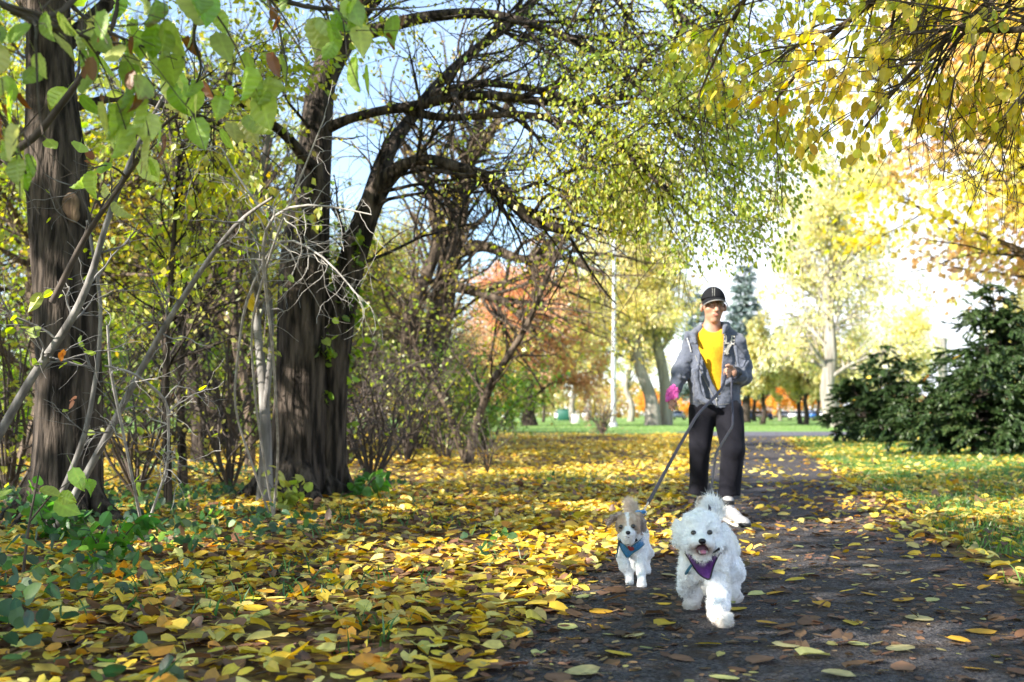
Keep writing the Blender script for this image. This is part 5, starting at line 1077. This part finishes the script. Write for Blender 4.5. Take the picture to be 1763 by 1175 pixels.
line_on(hb, [(1240, 566), (1238, 580), (1235, 600), (1233.5, 614)], 14, .0045, 'drawstring', M_CORD, hoodie, .009); line_on(hb, [(1183, 582), (1187, 594), (1190, 606)], 8, .0045, 'drawstring', M_CORD, hoodie, .006)
line_on(hb, [(1197, 640), (1195, 665), (1194, 690)], 10, .0018, 'pocket_seam', M_EDGE, hoodie, .001); line_on(hb, [(1187, 690), (1210, 696), (1232, 697)], 14, .002, 'hem_seam', M_EDGE, hoodie, .001); line_on(hb, [(1238, 697), (1255, 696), (1276, 688)], 14, .002, 'hem_seam', M_EDGE, hoodie, .001)
line_on(hb, [(1267, 575), (1264, 595), (1266, 620), (1267, 632)], 14, .002, 'sleeve_seam', M_EDGE, hoodie, .001)
blob('zip_pull', [(onto(hb, 1232, 681, .008), (.008, .004, .010)), (onto(hb, 1234, 688, .008), (.004, .003, .010))], M_METAL, hoodie)
# lettering and eagle on the chest
M_LET = plain('cream_felt', (.66, .63, .56), .9); M_LETD = plain('dark_felt', (.03, .03, .035), .9)
def project(V2, F, off, name, m):
    """flat pixel-space outline laid onto the hoodie's cloth"""
    W_ = [onto(hb, x, y, off) for x, y in V2]
    if any(w is None for w in W_): print('projection missed', name); return None
    W_ = np.array(W_); n = len(W_); back = W_ + [0, .003, 0]; F = [list(f) for f in F]
    return mk(name, np.concatenate([W_, back]), [np.array([f]) for f in F] + [np.array([[a + n for a in f[::-1]]]) for f in F], m, hoodie, smooth=False)
def text_mesh(ch, x0, y0, w, hgt, name, m, off, grow=0.0, rot=0.0):
    tcv = bpy.data.curves.new('letter', 'FONT'); tcv.body = ch; tcv.size = 1; tcv.resolution_u = 3; tcv.offset = grow
    to = bpy.data.objects.new('letter', tcv); COL.objects.link(to); dg = bpy.context.evaluated_depsgraph_get(); me = to.evaluated_get(dg).to_mesh()
    V = np.array([v.co[:] for v in me.vertices]); F = [tuple(p.vertices) for p in me.polygons]; to.evaluated_get(dg).to_mesh_clear(); bpy.data.objects.remove(to)
    a, b_ = np.array([.02, 0]), np.array([.66, .72]); q = (V[:, :2] - a) / (b_ - a); q = np.stack([(q[:, 0] - .5) * w, -(q[:, 1] - .5) * hgt], 1)
    c, s = math.cos(rot), math.sin(rot); q = q @ np.array([[c, s], [-s, c]]) + [x0, y0]
    return project(q, F, off, name, m)
for ch, x0, y0, ro in (('G', 1244, 586, -.12), ('L', 1253.5, 584.5, -.02), ('E', 1262.5, 585.5, .10)):
    text_mesh(ch, x0, y0, 9.4, 15.5, 'letter_outline', M_LETD, .0045, .05, ro); text_mesh(ch, x0, y0, 9.4, 15.5, 'letter', M_LET, .0075, .012, ro)
eg = np.array([(1239, 594), (1243, 596), (1246, 600), (1249, 602), (1251, 598), (1253, 594), (1257, 591.5), (1261, 592), (1259, 596), (1257, 600), (1255, 604), (1254, 607), (1256, 611), (1253, 610), (1252, 613), (1250.5, 609.5), (1247, 612), (1248, 608), (1246, 606), (1243, 603), (1240.5, 599)], float); ec = eg.mean(0)
for gr, m_, of in ((1.13, M_LETD, .0055), (.94, M_LET, .0085)):
    q = np.concatenate([(eg - ec) * gr + ec, [ec]]); n_ = len(eg); project(q, [(i, (i + 1) % n_, n_) for i in range(n_)], of, 'eagle_emblem' if of > .006 else 'emblem_outline', m_)
# trousers
tr = SDF([1.25, 8.0, .12], [1.92, 8.75, 1.02], .0065); zc = Q(0, 854)[2]
tr.ell(Q(1232, 702, .03), (.185, .135, .10), .03)
tr.chain([Q(1211, 712, .03), Q(1206, 770, .02), Q(1206, 850, .12), Q(1206, 870, .14)], [.102, .075, .068, .069], .02).chain([Q(1254, 712, .0), Q(1257, 775, -.10), Q(1255, 852, -.02), Q(1255, 872, .0)], [.108, .083, .073, .074], .02)
tr.disp(.008, 11, 7, (1.2, 1.2, .25)); tr.disp(.003, 30, 8, (1, 1, .3)); tr.cut(lambda g: g[..., 2] - (zc + .006 * np.sin(g[..., 0] * 40)))
V, F = tr.mesh(2); mk('trousers', V, F, M_TROU, man)
# glove
gl = SDF(Q(1153, 680, -.08) - .12, Q(1153, 680, -.08) + .12, .0032)
gl.chain([Q(1160, 670, -.055), Q(1157, 675, -.06)], [.040, .042], .01).ell(Q(1153, 682, -.072), (.045, .029, .050), .02, rot_z(.3))
gl.chain([Q(1148, 685, -.08), Q(1145, 690, -.112)], [.016, .0145], .01).chain([Q(1160, 680, -.085), Q(1161.5, 686, -.112)], [.017, .015], .01).chain([Q(1157, 687, -.085), Q(1160, 691, -.1)], [.014, .0125], .01)
gl.disp(.0045, 95, 3); V, F = gl.mesh(1); mk('glove', V, F, M_GLOVE, man)
M_BAND = M_BLACK
V, F = tubes([Q(1257.5, 645, -.155), Q(1260, 644, -.14), Q(1262, 643.5, -.128)], [[.038, .043, .046]], 16); mk('cuff', V, F, M_BAND, man)
# shoes
M_SHOE = plain('grey_mesh_shoe', (.38, .37, .37), .8, (.22, .22, .23), 60, bump=.4, bdist=.003); M_SOLE = plain('shoe_sole', (.55, .52, .47), .7)
def shoe(cx, cy, yaw, pitch, lift, sc=1.0):
    R_ = rot_z(yaw); cp, sp_ = math.cos(pitch), math.sin(pitch); Rx = np.array([[1, 0, 0], [0, cp, sp_], [0, -sp_, cp]])
    def T(V): return ((np.asarray(V) * sc) @ Rx) @ R_.T + [cx, cy, lift]
    s = SDF([-.08, -.22, -.01], [.08, .14, .17], .0035)
    s.ell([0, .06, .055], (.036, .055, .045), .02).ell([0, -.02, .05], (.041, .08, .042), .02).ell([0, -.12, .036], (.046, .065, .034), .02).chain([[0, .045, .075], [0, .05, .12]], [.042, .040], .02)
    s.cut(lambda g: g[..., 2] - .014); V, F = s.mesh(1); up_ = mk('shoe', T(V), F, M_SHOE, man)
    s = SDF([-.08, -.22, -.02], [.08, .14, .06], .0035); s.chain([[0, .07, .008], [0, -.03, .008], [.0, -.13, .010]], [.034, .038, .044], .02); s.cut(lambda g: g[..., 2] + .002); s.cut(lambda g: .021 - g[..., 2])
    V, F = s.mesh(1); mk('sole', T(V), F, M_SOLE, up_)
    s = SDF([-.08, -.24, -.02], [.08, -.04, .08], .0035); s.ell([0, -.148, .028], (.042, .042, .030), .01); s.cut(lambda g: -.140 - g[..., 1]); V, F = s.mesh(1); mk('toe_cap', T(V), F, M_BLACK, up_)
    for k in range(5):
        y_ = -.02 - .018 * k; z_ = .094 - .006 * k; V, F = tubes([[-.02, y_, z_ - .006], [0, y_ - .004, z_], [.02, y_, z_ - .006]], [[.003, .003, .003]], 5); mk('lace', T(V), F, M_CORD, up_)
    V, F = tubes([[0, .05, .10], [0, .05, .125], [0, .05, .135]], [[.043, .043, .040]], 14); mk('sock', T(V), F, M_BLACK, man)
fx = (1262 - 881.5) / FPX * 8.2; shoe(fx - .03, 8.20, .42, .20, .028, 1.12)
shoe(Q(1223, 870)[0], 8.68, -.05, -.7, .075)

# ---- fur
M_FUR = leaf_mat('dog_fur', .48, .03, 1.0, .5)
def fur(rng, V, F, n, ln, wdt, colf, lenf=None, down=.25, curl=.5, cs=60., mask=None, fwd=0.0, layers=3):
    tri = np.concatenate([F[:, [0, 1, 2]], F[:, [0, 2, 3]]]); A, B, C = V[tri[:, 0]], V[tri[:, 1]], V[tri[:, 2]]
    ar = np.linalg.norm(np.cross(B - A, C - A), axis=1); i = rng.choice(len(tri), n, p=ar / ar.sum()); u = rng.random((n, 2)); fl = u.sum(1) > 1; u[fl] = 1 - u[fl]
    p = A[i] + u[:, :1] * (B - A)[i] + u[:, 1:] * (C - A)[i]; vn = vnorm(V, F); nn = nrm(vn[tri[i, 0]] + vn[tri[i, 1]] + vn[tri[i, 2]])
    if mask is not None: k = mask(p, nn); p, nn = p[k], nn[k]; n = len(p)
    cv = np.stack([noise(p, cs, 1), noise(p, cs, 2), noise(p, cs, 3)], 1) * curl
    L_ = ln * rng.uniform(.6, 1.25, (n, 1)) * (lenf(p)[:, None] if lenf is not None else 1)
    d = nrm(nn + cv + rng.normal(0, .16, (n, 3)) - [0, 0, down]); d2 = nrm(d + cv * 1.1 - [0, 0, down * 1.2] + rng.normal(0, .22, (n, 3)))
    side = nrm(np.cross(d, rng.normal(size=(n, 3)))) * wdt * rng.uniform(.6, 1.3, (n, 1))
    q = p - nn * .003; m_ = q + d * L_ * .55; tip = m_ + d2 * L_ * .45
    Vv = np.stack([q - side, q + side, m_ + side * .8, m_ - side * .8, tip], 1).reshape(-1, 3); j = np.arange(n)[:, None] * 5
    c = colf(p) * np.exp(rng.normal(0, .05, (n, 1)))
    return Vv, [np.concatenate([j, j + 1, j + 2, j + 3], 1), np.concatenate([j + 3, j + 2, j + 4], 1)], np.repeat(np.clip(c, 0, .92), 5, 0)
def plume(rng, base, tips, n, wdt, colf, spread=.02):
    b_ = np.array(base); t = np.array(tips); i = rng.integers(0, len(t), n); u = rng.random((n, 1)) ** .8
    s = b_ + (t[i] - b_) * u * .75 + rng.normal(0, spread * .6, (n, 3)); d = nrm(t[i] - b_ + rng.normal(0, .045, (n, 3)) * 1.0 + rng.normal(0, .2, (n, 3)) * np.linalg.norm(t[i] - b_, axis=1, keepdims=True)); L_ = np.linalg.norm(t[i] - b_, axis=1, keepdims=True) * .42 * rng.uniform(.5, 1.1, (n, 1))
    side = nrm(np.cross(d, rng.normal(size=(n, 3)))) * wdt; m_ = s + d * L_ * .5; tip = s + d * L_ + rng.normal(0, .006, (n, 3)) - [0, 0, .004]
    Vv = np.stack([s - side, s + side, m_ + side * .7, m_ - side * .7, tip], 1).reshape(-1, 3); j = np.arange(n)[:, None] * 5
    return Vv, [np.concatenate([j, j + 1, j + 2, j + 3], 1), np.concatenate([j + 3, j + 2, j + 4], 1)], np.repeat(colf(s), 5, 0)

M_NOSE = plain('dog_nose', (.012, .011, .013), .25); M_DEYE = plain('dog_eye', (.02, .012, .008), .06, spec=.9); M_PINK = plain('tongue', (.62, .22, .30), .35); M_DMOUTH = plain('mouth_inside', (.10, .03, .04), .5); M_TOOTH = plain('teeth', (.8, .77, .68), .3)
def body_mat(name):
    m, t, b_, o = new_mat(name); at = N(t, 'ShaderNodeAttribute', attribute_name='col'); t.links.new(at.outputs['Color'], b_.inputs['Base Color']); b_.inputs['Roughness'].default_value = .9; return m
M_DBODY = body_mat('dog_coat')

# ---- white curly dog
wb = P(1215, 1060, 4.5); wb[2] = 0
wdog = empty('dog', wb, 'fluffy white curly dog in a purple harness trotting with its mouth open', 'dog')
s = SDF([.55, 4.1, -.01], [1.06, 5.25, .58], .006)
B_ = P
s.ell(B_(1211, 967, 4.56), (.086, .11, .086), .03).cone(B_(1214, 958, 4.58), B_(1232, 943, 4.90), .084, .084, .03).ell(B_(1237, 948, 4.93), (.084, .09, .090), .03)
s.chain([B_(1210, 945, 4.5), B_(1208, 925, 4.42)], [.08, .07], .03)
s.chain([B_(1233, 985, 4.50), B_(1238, 1025, 4.39), B_(1235, 1055, 4.33), [B_(1233, 0, 4.30)[0], 4.28, .026]], [.050, .036, .032, .034], .02)
s.chain([B_(1189, 985, 4.58), B_(1185, 1012, 4.66), [B_(1183, 0, 4.72)[0], 4.72, .05], [B_(1180, 0, 4.68)[0], 4.67, .024]], [.048, .036, .031, .033], .02)
s.chain([B_(1216, 975, 4.95), [B_(1214, 0, 5.0)[0], 4.98, .13], [B_(1214, 0, 5.0)[0], 5.06, .09], [B_(1213, 0, 5.0)[0], 5.02, .025]], [.06, .045, .036, .034], .02)
s.chain([B_(1246, 975, 4.92), [B_(1246, 0, 4.9)[0], 4.86, .13], [B_(1246, 0, 4.9)[0], 4.93, .09], [B_(1246, 0, 4.9)[0], 4.84, .025]], [.06, .045, .036, .034], .02)
# head
s.ell(B_(1207, 916, 4.36), (.070, .072, .072), .02).ell(B_(1207, 902, 4.37), (.066, .066, .046), .03).ell(B_(1209, 936, 4.28), (.044, .055, .036), .02).ell(B_(1209, 956, 4.30), (.031, .038, .020), .012)
s.ell(B_(1169, 920, 4.40), (.020, .038, .052), .008).ell(B_(1245, 926, 4.40), (.022, .038, .050), .008).ell(B_(1186, 937, 4.33), (.026, .032, .026), .015).ell(B_(1232, 940, 4.33), (.026, .032, .026), .015)
s.cut(lambda g, c=B_(1209.5, 948, 4.235): np.linalg.norm((g - c) / [1.15, 2.2, 1.0], axis=-1) - .021)
s.disp(.0065, 52, 2); s.disp(.0035, 105, 4)
V, F = s.mesh(1)
mouthc = B_(1209.5, 947, 4.25)
def wcol(p):
    c = np.ones((len(p), 3)) * np.array([.92, .92, .92]); d = np.linalg.norm((p - mouthc - [0, 0, .0]) / [1.7, 2.5, 1.0], axis=1); k = np.clip(1.35 - d / .027, 0, 1)[:, None]; c = c * (1 - .85 * k) + np.array([.34, .19, .11]) * .85 * k
    for ex, ey in ((1194, 917.5), (1222, 917)):
        d = np.linalg.norm(p - B_(ex, ey, 4.285), axis=1); k = np.clip(1.2 - d / .014, 0, 1)[:, None]; c = c * (1 - .5 * k) + np.array([.30, .2, .15]) * .5 * k
    c = c * (1 - .10 * np.clip(noise(p, 14, 3), 0, 1)[:, None] * np.array([.5, .8, 1.4])); k = (np.clip((.075 - p[:, 2]) / .06, 0, 1) * .65)[:, None]; return c * (1 - k) + np.array([.46, .37, .29]) * k
mk('body', V, F, M_DBODY, wdog, wcol(V)); wf = bvh(V, F)
# harness outline over the chest: y limits in px by x
def hpoly(p):
    px = p[:, 0] / p[:, 1] * FPX + 881.5; py = HOR - (p[:, 2] - CAMH) / p[:, 1] * FPX
    lo = np.interp(px, [1178, 1183, 1196, 1208, 1222, 1232, 1238, 1242], [950, 951, 961, 967, 962, 950, 944, 944]); hi = np.interp(px, [1178, 1183, 1200, 1222, 1228, 1236, 1242], [952, 956, 985, 999, 975, 958, 950])
    return (py > lo) & (py < hi) & (px > 1178) & (px < 1242) & (p[:, 1] < 4.60)
r = np.random.default_rng(601); headc = B_(1207, 915, 4.36)
def wlen(p):
    hd_ = np.clip(1.6 - np.linalg.norm((p - B_(1209, 926, 4.24)) / [1, 1.0, 1], axis=1) / .05, 0, 1); ear = (np.abs(p[:, 0] - headc[0]) > .075) & (p[:, 2] > .26) & (p[:, 1] < 4.5)
    return np.where(ear, 1.25, 1.0) * (1 - .72 * hd_)
def wmask(p, n):
    m_ = ~hpoly(p)
    for ex, ey in ((1194, 917.5), (1222, 917)): m_ &= np.linalg.norm((p - B_(ex, ey, 4.27)) / [1, 3, 1], axis=1) > .0115
    m_ &= np.linalg.norm((p - mouthc) / [1.15, 3, 1.05], axis=1) > .019; m_ &= np.linalg.norm((p - B_(1209, 931, 4.21)) / [1, 3, 1], axis=1) > .012
    return m_
def wlenf(p): return wlen(p) * np.where(p[:, 2] < .06, .6, 1)
W1 = fur(r, V, F, 130000, .0135, .0010, wcol, wlenf, down=.15, curl=1.2, cs=70, mask=wmask)
W2 = fur(r, V, F, 9000, .020, .0008, wcol, wlenf, down=.3, curl=.4, cs=90, mask=lambda p, n: wmask(p, n) & (np.abs(p[:, 0] - headc[0]) < .2))
tips = [B_(x, y, 5.06) for x, y in ((1200, 872), (1206, 862), (1212, 856), (1220, 850), (1228, 852), (1236, 858), (1241, 866), (1243, 876), (1222, 862), (1230, 870), (1216, 872), (1226, 878))]
W3 = plume(r, B_(1233, 898, 5.0), tips, 5200, .0011, wcol, .016)
Vf, Ff, Cf = join(W1, W2, W3); mk('fur', Vf, Ff, M_FUR, wdog, Cf)
def surf_patch(tree, poly, m, name, parent, off=.010, nx=26, thick=.004, label=None, D0=4.5):
    """cloth patch that hugs the dog: poly gives (x, ylow, yhigh) rows in photo pixels"""
    poly = np.array(poly, float); xs_ = np.linspace(poly[0, 0], poly[-1, 0], nx); V = []; ny = 9
    for x_ in xs_:
        a, b2 = np.interp(x_, poly[:, 0], poly[:, 1]), np.interp(x_, poly[:, 0], poly[:, 2])
        col_ = [onto(tree, x_, y_, off) for y_ in np.linspace(a, b2, ny)]
        V.append([c if c is not None else (V[-1][i] if V else P(x_, 960, D0)) for i, c in enumerate(col_)])
    V = np.array(V); 
    for _ in range(3): V[1:-1, :, 1] = (V[:-2, :, 1] + 2 * V[1:-1, :, 1] + V[2:, :, 1]) / 4; V[:, 1:-1, 1] = (V[:, :-2, 1] + 2 * V[:, 1:-1, 1] + V[:, 2:, 1]) / 4
    i = (np.arange(nx - 1)[:, None] * ny + np.arange(ny - 1)[None]).ravel(); Ff_ = np.stack([i, i + 1, i + 1 + ny, i + ny], 1); n_ = nx * ny
    Vb_ = V.reshape(-1, 3) + [0, thick, 0]; edge = [k * ny for k in range(nx)] + [(nx - 1) * ny + k for k in range(1, ny)] + [k * ny + ny - 1 for k in range(nx - 2, -1, -1)] + [k for k in range(ny - 2, 0, -1)]
    es = np.array([(edge[a], edge[(a + 1) % len(edge)]) for a in range(len(edge))]); Fe = np.stack([es[:, 0], es[:, 1], es[:, 1] + n_, es[:, 0] + n_], 1)
    ob = mk(name, np.concatenate([V.reshape(-1, 3), Vb_]), np.concatenate([Ff_[:, ::-1], Ff_ + n_, Fe]), m, parent, label=label)
    rim = V.reshape(-1, 3)[edge + [edge[0]]]; return ob, rim
M_PUR = cloth('purple_mesh', (.13, .035, .22), (.09, .02, .16), 150, .3, .7)
hx, rim = surf_patch(wf, [(1180, 949, 953), (1184, 951, 959), (1196, 961, 979), (1202, 965, 987), (1209, 967, 993), (1218, 965, 998), (1223, 960, 997), (1226, 956, 981), (1232, 950, 966), (1238, 944, 955)], M_PUR, 'harness', wdog, .016, 40)
V2, F2 = tubes(rim, [np.full(len(rim), .0035)], 5); mk('trim', V2, F2, M_BLACK, hx)
pz_ = onto(wf, 1207, 968, .024); mk('buckle', *rbox(pz_, (.042, .008, .012), .003), M_BLACK, hx)
M_BLUT = plain('blue_webbing', (.03, .16, .24), .6); V2, F2 = tubes([onto(wf, 1181, 988, .012) if onto(wf, 1181, 988) is not None else B_(1181, 988, 4.5), B_(1185, 981, 4.44), B_(1190, 974, 4.45)], [[.006, .006, .006]], 6); mk('strap', V2, F2, M_BLUT, hx)
for ex, ey in ((1194, 917.5), (1222, 917)):
    p = onto(wf, ex, ey, .001); blob('eye', [(p, (.0108, .008, .0095))], M_DEYE, wdog, .0016)
p = onto(wf, 1209, 932, .004); blob('nose', [(p, (.0145, .011, .010)), (p + [0, .004, -.005], (.010, .009, .008))], M_NOSE, wdog, .002)
blob('mouth', [(mouthc + [0, .004, -.001], (.023, .012, .019))], M_DMOUTH, wdog, .002)
tg = blob('tongue', [(mouthc + [0, -.010, -.005], (.012, .018, .0065)), (mouthc + [0, -.022, -.009], (.0105, .010, .005))], M_PINK, wdog, .002)
blob('teeth', [(mouthc + [dx, -.016, -.0125 + abs(dx) * .25], (.0024, .002, .0032)) for dx in (-.014, -.010, -.0055, 0, .0055, .010, .014)] + [(mouthc + [sx * .0145, -.014, -.004], (.002, .002, .004)) for sx in (-1, 1)], M_TOOTH, wdog, .0012, .001)

# ---- small tan and white dog
sb = P(1087, 1000, 5.4); sb[2] = 0
sdog = empty('dog', sb, 'small white dog with tan face and ears in a blue harness', 'dog')
s = SDF([.40, 5.05, -.01], [.75, 6.0, .42], .005); B_ = P
s.ell(B_(1088, 938, 5.42), (.058, .08, .058), .03).cone(B_(1090, 932, 5.44), B_(1097, 920, 5.74), .058, .052, .03).ell(B_(1094, 921, 5.76), (.050, .07, .056), .03)
s.chain([B_(1086, 930, 5.38), B_(1084, 915, 5.33)], [.055, .048], .03)
s.chain([B_(1071, 955, 5.40), B_(1075, 975, 5.36), [B_(1077, 0, 5.36)[0], 5.37, .06], [B_(1077, 0, 5.33)[0], 5.33, .018]], [.030, .020, .016, .019], .015)
s.chain([B_(1106, 952, 5.40), B_(1102, 975, 5.33), [B_(1098, 0, 5.30)[0], 5.32, .06], [B_(1097, 0, 5.28)[0], 5.27, .018]], [.032, .021, .0165, .020], .015)
s.chain([B_(1086, 940, 5.76), [B_(1083, 0, 5.8)[0], 5.78, .11], [B_(1083, 0, 5.8)[0], 5.84, .07], [B_(1083, 0, 5.8)[0], 5.79, .018]], [.045, .03, .022, .022], .015)
s.chain([B_(1104, 938, 5.74), [B_(1106, 0, 5.7)[0], 5.68, .11], [B_(1106, 0, 5.7)[0], 5.74, .07], [B_(1105, 0, 5.7)[0], 5.68, .018]], [.040, .026, .018, .019], .015)
s.ell(B_(1083, 904, 5.30), (.056, .056, .056), .02).ell(B_(1081, 920, 5.235), (.030, .036, .026), .02).ell(B_(1081, 929, 5.25), (.028, .030, .018), .012)
s.chain([B_(1066, 888, 5.32), B_(1055, 892, 5.33), B_(1048, 902, 5.33)], [.018, .014, .011], .006).chain([B_(1098, 889, 5.32), B_(1106, 898, 5.31), B_(1108, 911, 5.31)], [.018, .015, .012], .006)
s.cut(lambda g, c=B_(1082, 926, 5.20): np.linalg.norm((g - c) / [1.8, 3, .6], axis=-1) - .007)
s.disp(.003, 60, 2); V, F = s.mesh(1); sf = bvh(V, F)
hc = B_(1083, 904, 5.30)
def scol(p):
    c = np.ones((len(p), 3)) * np.array([.88, .87, .86]); px = p[:, 0] / p[:, 1] * FPX + 881.5; py = HOR - (p[:, 2] - CAMH) / p[:, 1] * FPX
    head = (py < 932) & (p[:, 1] < 5.42); ear = head & ((px < 1062) | ((px > 1100) & (py < 918)))
    tan = head & (py > 870) & (np.abs(px - 1079 - (py - 884) * .05) > 3.6 + 1.2 * noise(p, 120, 1) + np.clip((888 - py) * .35, 0, 3) + np.clip((py - 903) * .9, -1.5, 20)) & (py < 914 + 3 * noise(p, 90, 2))
    c = np.where(tan[:, None], np.array([.66, .54, .43]), c); c = np.where(ear[:, None], np.array([.46, .38, .34]), c)
    for ex, ey in ((1069, 907), (1090, 906)):
        d = np.hypot(px - ex, py - ey); k = np.clip(1.25 - d / 5.5, 0, 1)[:, None] * head[:, None]; c = c * (1 - .8 * k) + np.array([.10, .07, .05]) * .8 * k
    rr = (p[:, 1] > 5.7) & (py < 900); c = np.where(rr[:, None], np.array([.68, .60, .52]), c)
    return c
mk('body', V, F, M_DBODY, sdog, scol(V))
def shp(p):
    px = p[:, 0] / p[:, 1] * FPX + 881.5; py = HOR - (p[:, 2] - CAMH) / p[:, 1] * FPX
    lo = np.interp(px, [1060, 1063, 1080, 1090, 1108, 1116], [922, 924, 945, 938, 925, 905]); hi = np.interp(px, [1060, 1063, 1080, 1098, 1110, 1116], [925, 934, 961, 946, 935, 930]); return (py > lo) & (py < hi) & (px > 1060) & (px < 1116) & (p[:, 1] < 5.46)
def smask(p, n):
    m_ = ~shp(p)
    for ex, ey in ((1069, 907), (1090, 906)): m_ &= np.linalg.norm((p - B_(ex, ey, 5.25)) / [1, 4, 1], axis=1) > .0115
    m_ &= np.linalg.norm((p - B_(1081, 917.5, 5.2)) / [1, 4, 1], axis=1) > .0095; return m_
def slen(p):
    k = np.clip(1.5 - np.linalg.norm(p - B_(1081, 912, 5.22), axis=1) / .04, 0, 1); return (1 - .55 * k) * np.where(p[:, 2] < .1, .7, 1)
S1 = fur(r, V, F, 80000, .0125, .0009, scol, slen, down=.7, curl=.5, cs=45, mask=smask)
tips = [B_(x, y, 5.86) for x, y in ((1074, 862), (1078, 857), (1084, 859), (1090, 864), (1095, 871), (1074, 872))]
S3 = plume(r, B_(1093, 884, 5.80), tips, 2600, .0010, lambda p: np.ones((len(p), 3)) * [.72, .64, .56], .012)
Vf, Ff, Cf = join(S1, S3); mk('fur', Vf, Ff, M_FUR, sdog, Cf)
M_BLU = cloth('blue_mesh', (.05, .24, .48), (.03, .16, .34), 150, .3, .7); M_TEALH = cloth('teal_mesh', (.03, .17, .22), (.02, .12, .16), 150, .3, .7)
hx, rim = surf_patch(sf, [(1061, 922, 925), (1065, 925, 935), (1072, 934, 950), (1079, 944, 960), (1083, 945, 959), (1090, 939, 952), (1100, 932, 946), (1109, 923, 938), (1114, 910, 930)], M_BLU, 'harness', sdog, .012, 36, D0=5.36)
V2, F2 = tubes(rim, [np.full(len(rim), .0028)], 5); mk('trim', V2, F2, M_TEALH, hx)
V2, F2 = tubes([onto(sf, 1066, 931, .012), onto(sf, 1072, 934.5, .014), onto(sf, 1081, 937, .016), onto(sf, 1090, 934, .014), onto(sf, 1097, 929, .012)], [[.006] * 5], 6); mk('collar', V2, F2, M_BLACK, sdog)
p = onto(sf, 1087, 945, .018); M_REDT = plain('red_tag', (.30, .02, .02), .35); tgd = blob('tag', [(p, (.014, .004, .011)), (p + [-.012, -.002, .008], (.006, .003, .006))], M_REDT, sdog, .002)
for ex, ey in ((1069, 907.5), (1090, 906.5)): blob('eye', [(onto(sf, ex, ey, .0015), (.0108, .008, .0105))], M_DEYE, sdog, .0016)
p = onto(sf, 1081.3, 917.3, .003); blob('nose', [(p, (.0115, .009, .0085)), (p + [0, .003, -.004], (.008, .008, .007))], M_NOSE, sdog, .0018)
p = onto(sf, 1082, 925.5, .001); blob('mouth', [(p, (.015, .005, .0028))], M_DMOUTH, sdog, .0018)
# ---- leashes
def strap(name, label, pts, w=.011, th=.0012, face=(.2, -1, .1)):
    q, _ = resample(np.array(pts), np.ones(len(pts)), 40); T = nrm(np.gradient(q, axis=0)); f = np.array(face, float); sd = nrm(np.cross(T, f)); nn = nrm(np.cross(sd, T))
    V = np.stack([q - sd * w - nn * th, q + sd * w - nn * th, q + sd * w + nn * th, q - sd * w + nn * th], 1).reshape(-1, 3); i = np.arange(39)[:, None] * 4
    F = np.concatenate([np.concatenate([i + a, i + (a + 1) % 4, i + 4 + (a + 1) % 4, i + 4 + a], 1) for a in range(4)] + [[[3, 2, 1, 0], [156, 157, 158, 159]]])
    e = empty(name, q[0], label, 'leash', 'leashes held by the walker'); mk('strap', V, F, M_STRAP, e); return e, q
ring1 = P(1108, 879, 5.62)
e, q = strap('leash', 'dark leash running down from the hand to the small tan-faced dog', [Q(1240, 640, -.23), Q(1238, 655, -.25), Q(1229, 672, -.33), P(1200, 715, 7.5), P(1160, 785, 6.6), P(1126, 848, 5.95), P(1116, 866, 5.78)], .010)
V2, F2 = tubes([q[-1], q[-1] * .5 + ring1 * .5 + [.004, 0, .004], ring1], [[.006, .005, .006]], 8); mk('clasp', V2, F2, M_METAL, e)
a = np.linspace(0, 2 * math.pi, 17); V2, F2 = tubes(np.stack([ring1[0] + .014 * np.cos(a), ring1[1] + 0 * a, ring1[2] - .012 + .014 * np.sin(a)], 1), [np.full(17, .0022)], 6); mk('ring', V2, F2, M_METAL, e)
mk('harness_back', *rbox(P(1103, 882, 5.60), (.05, .03, .018), .006, .4), M_BLU, sdog)
e, q = strap('leash', 'dark leash hanging from the wrist down to the fluffy white dog', [Q(1252, 634, -.185), Q(1249, 655, -.24), Q(1246, 690, -.30), Q(1240, 730, -.5), P(1233, 780, 6.6), P(1226, 830, 5.6), P(1222, 855, 5.15), P(1222, 880, 4.95), P(1222, 893, 4.86)], .0085)
V2, F2 = tubes([Q(1257.5, 637, -.20), Q(1260.5, 643, -.20), Q(1259, 650, -.20), Q(1252, 655, -.235)], [[.006, .007, .007, .006]], 8); mk('wrist_loop', V2, F2, M_STRAP, e)

M_SCAR = bark('cut_wood', (.09, .06, .04), (.20, .14, .09), 30, .4, .01)
blob('scar', [(P(122, 352, 7.895), (.062, .02, .085)), (P(127, 372, 7.90), (.045, .018, .05))], M_SCAR, lt_.root, .006, .02)
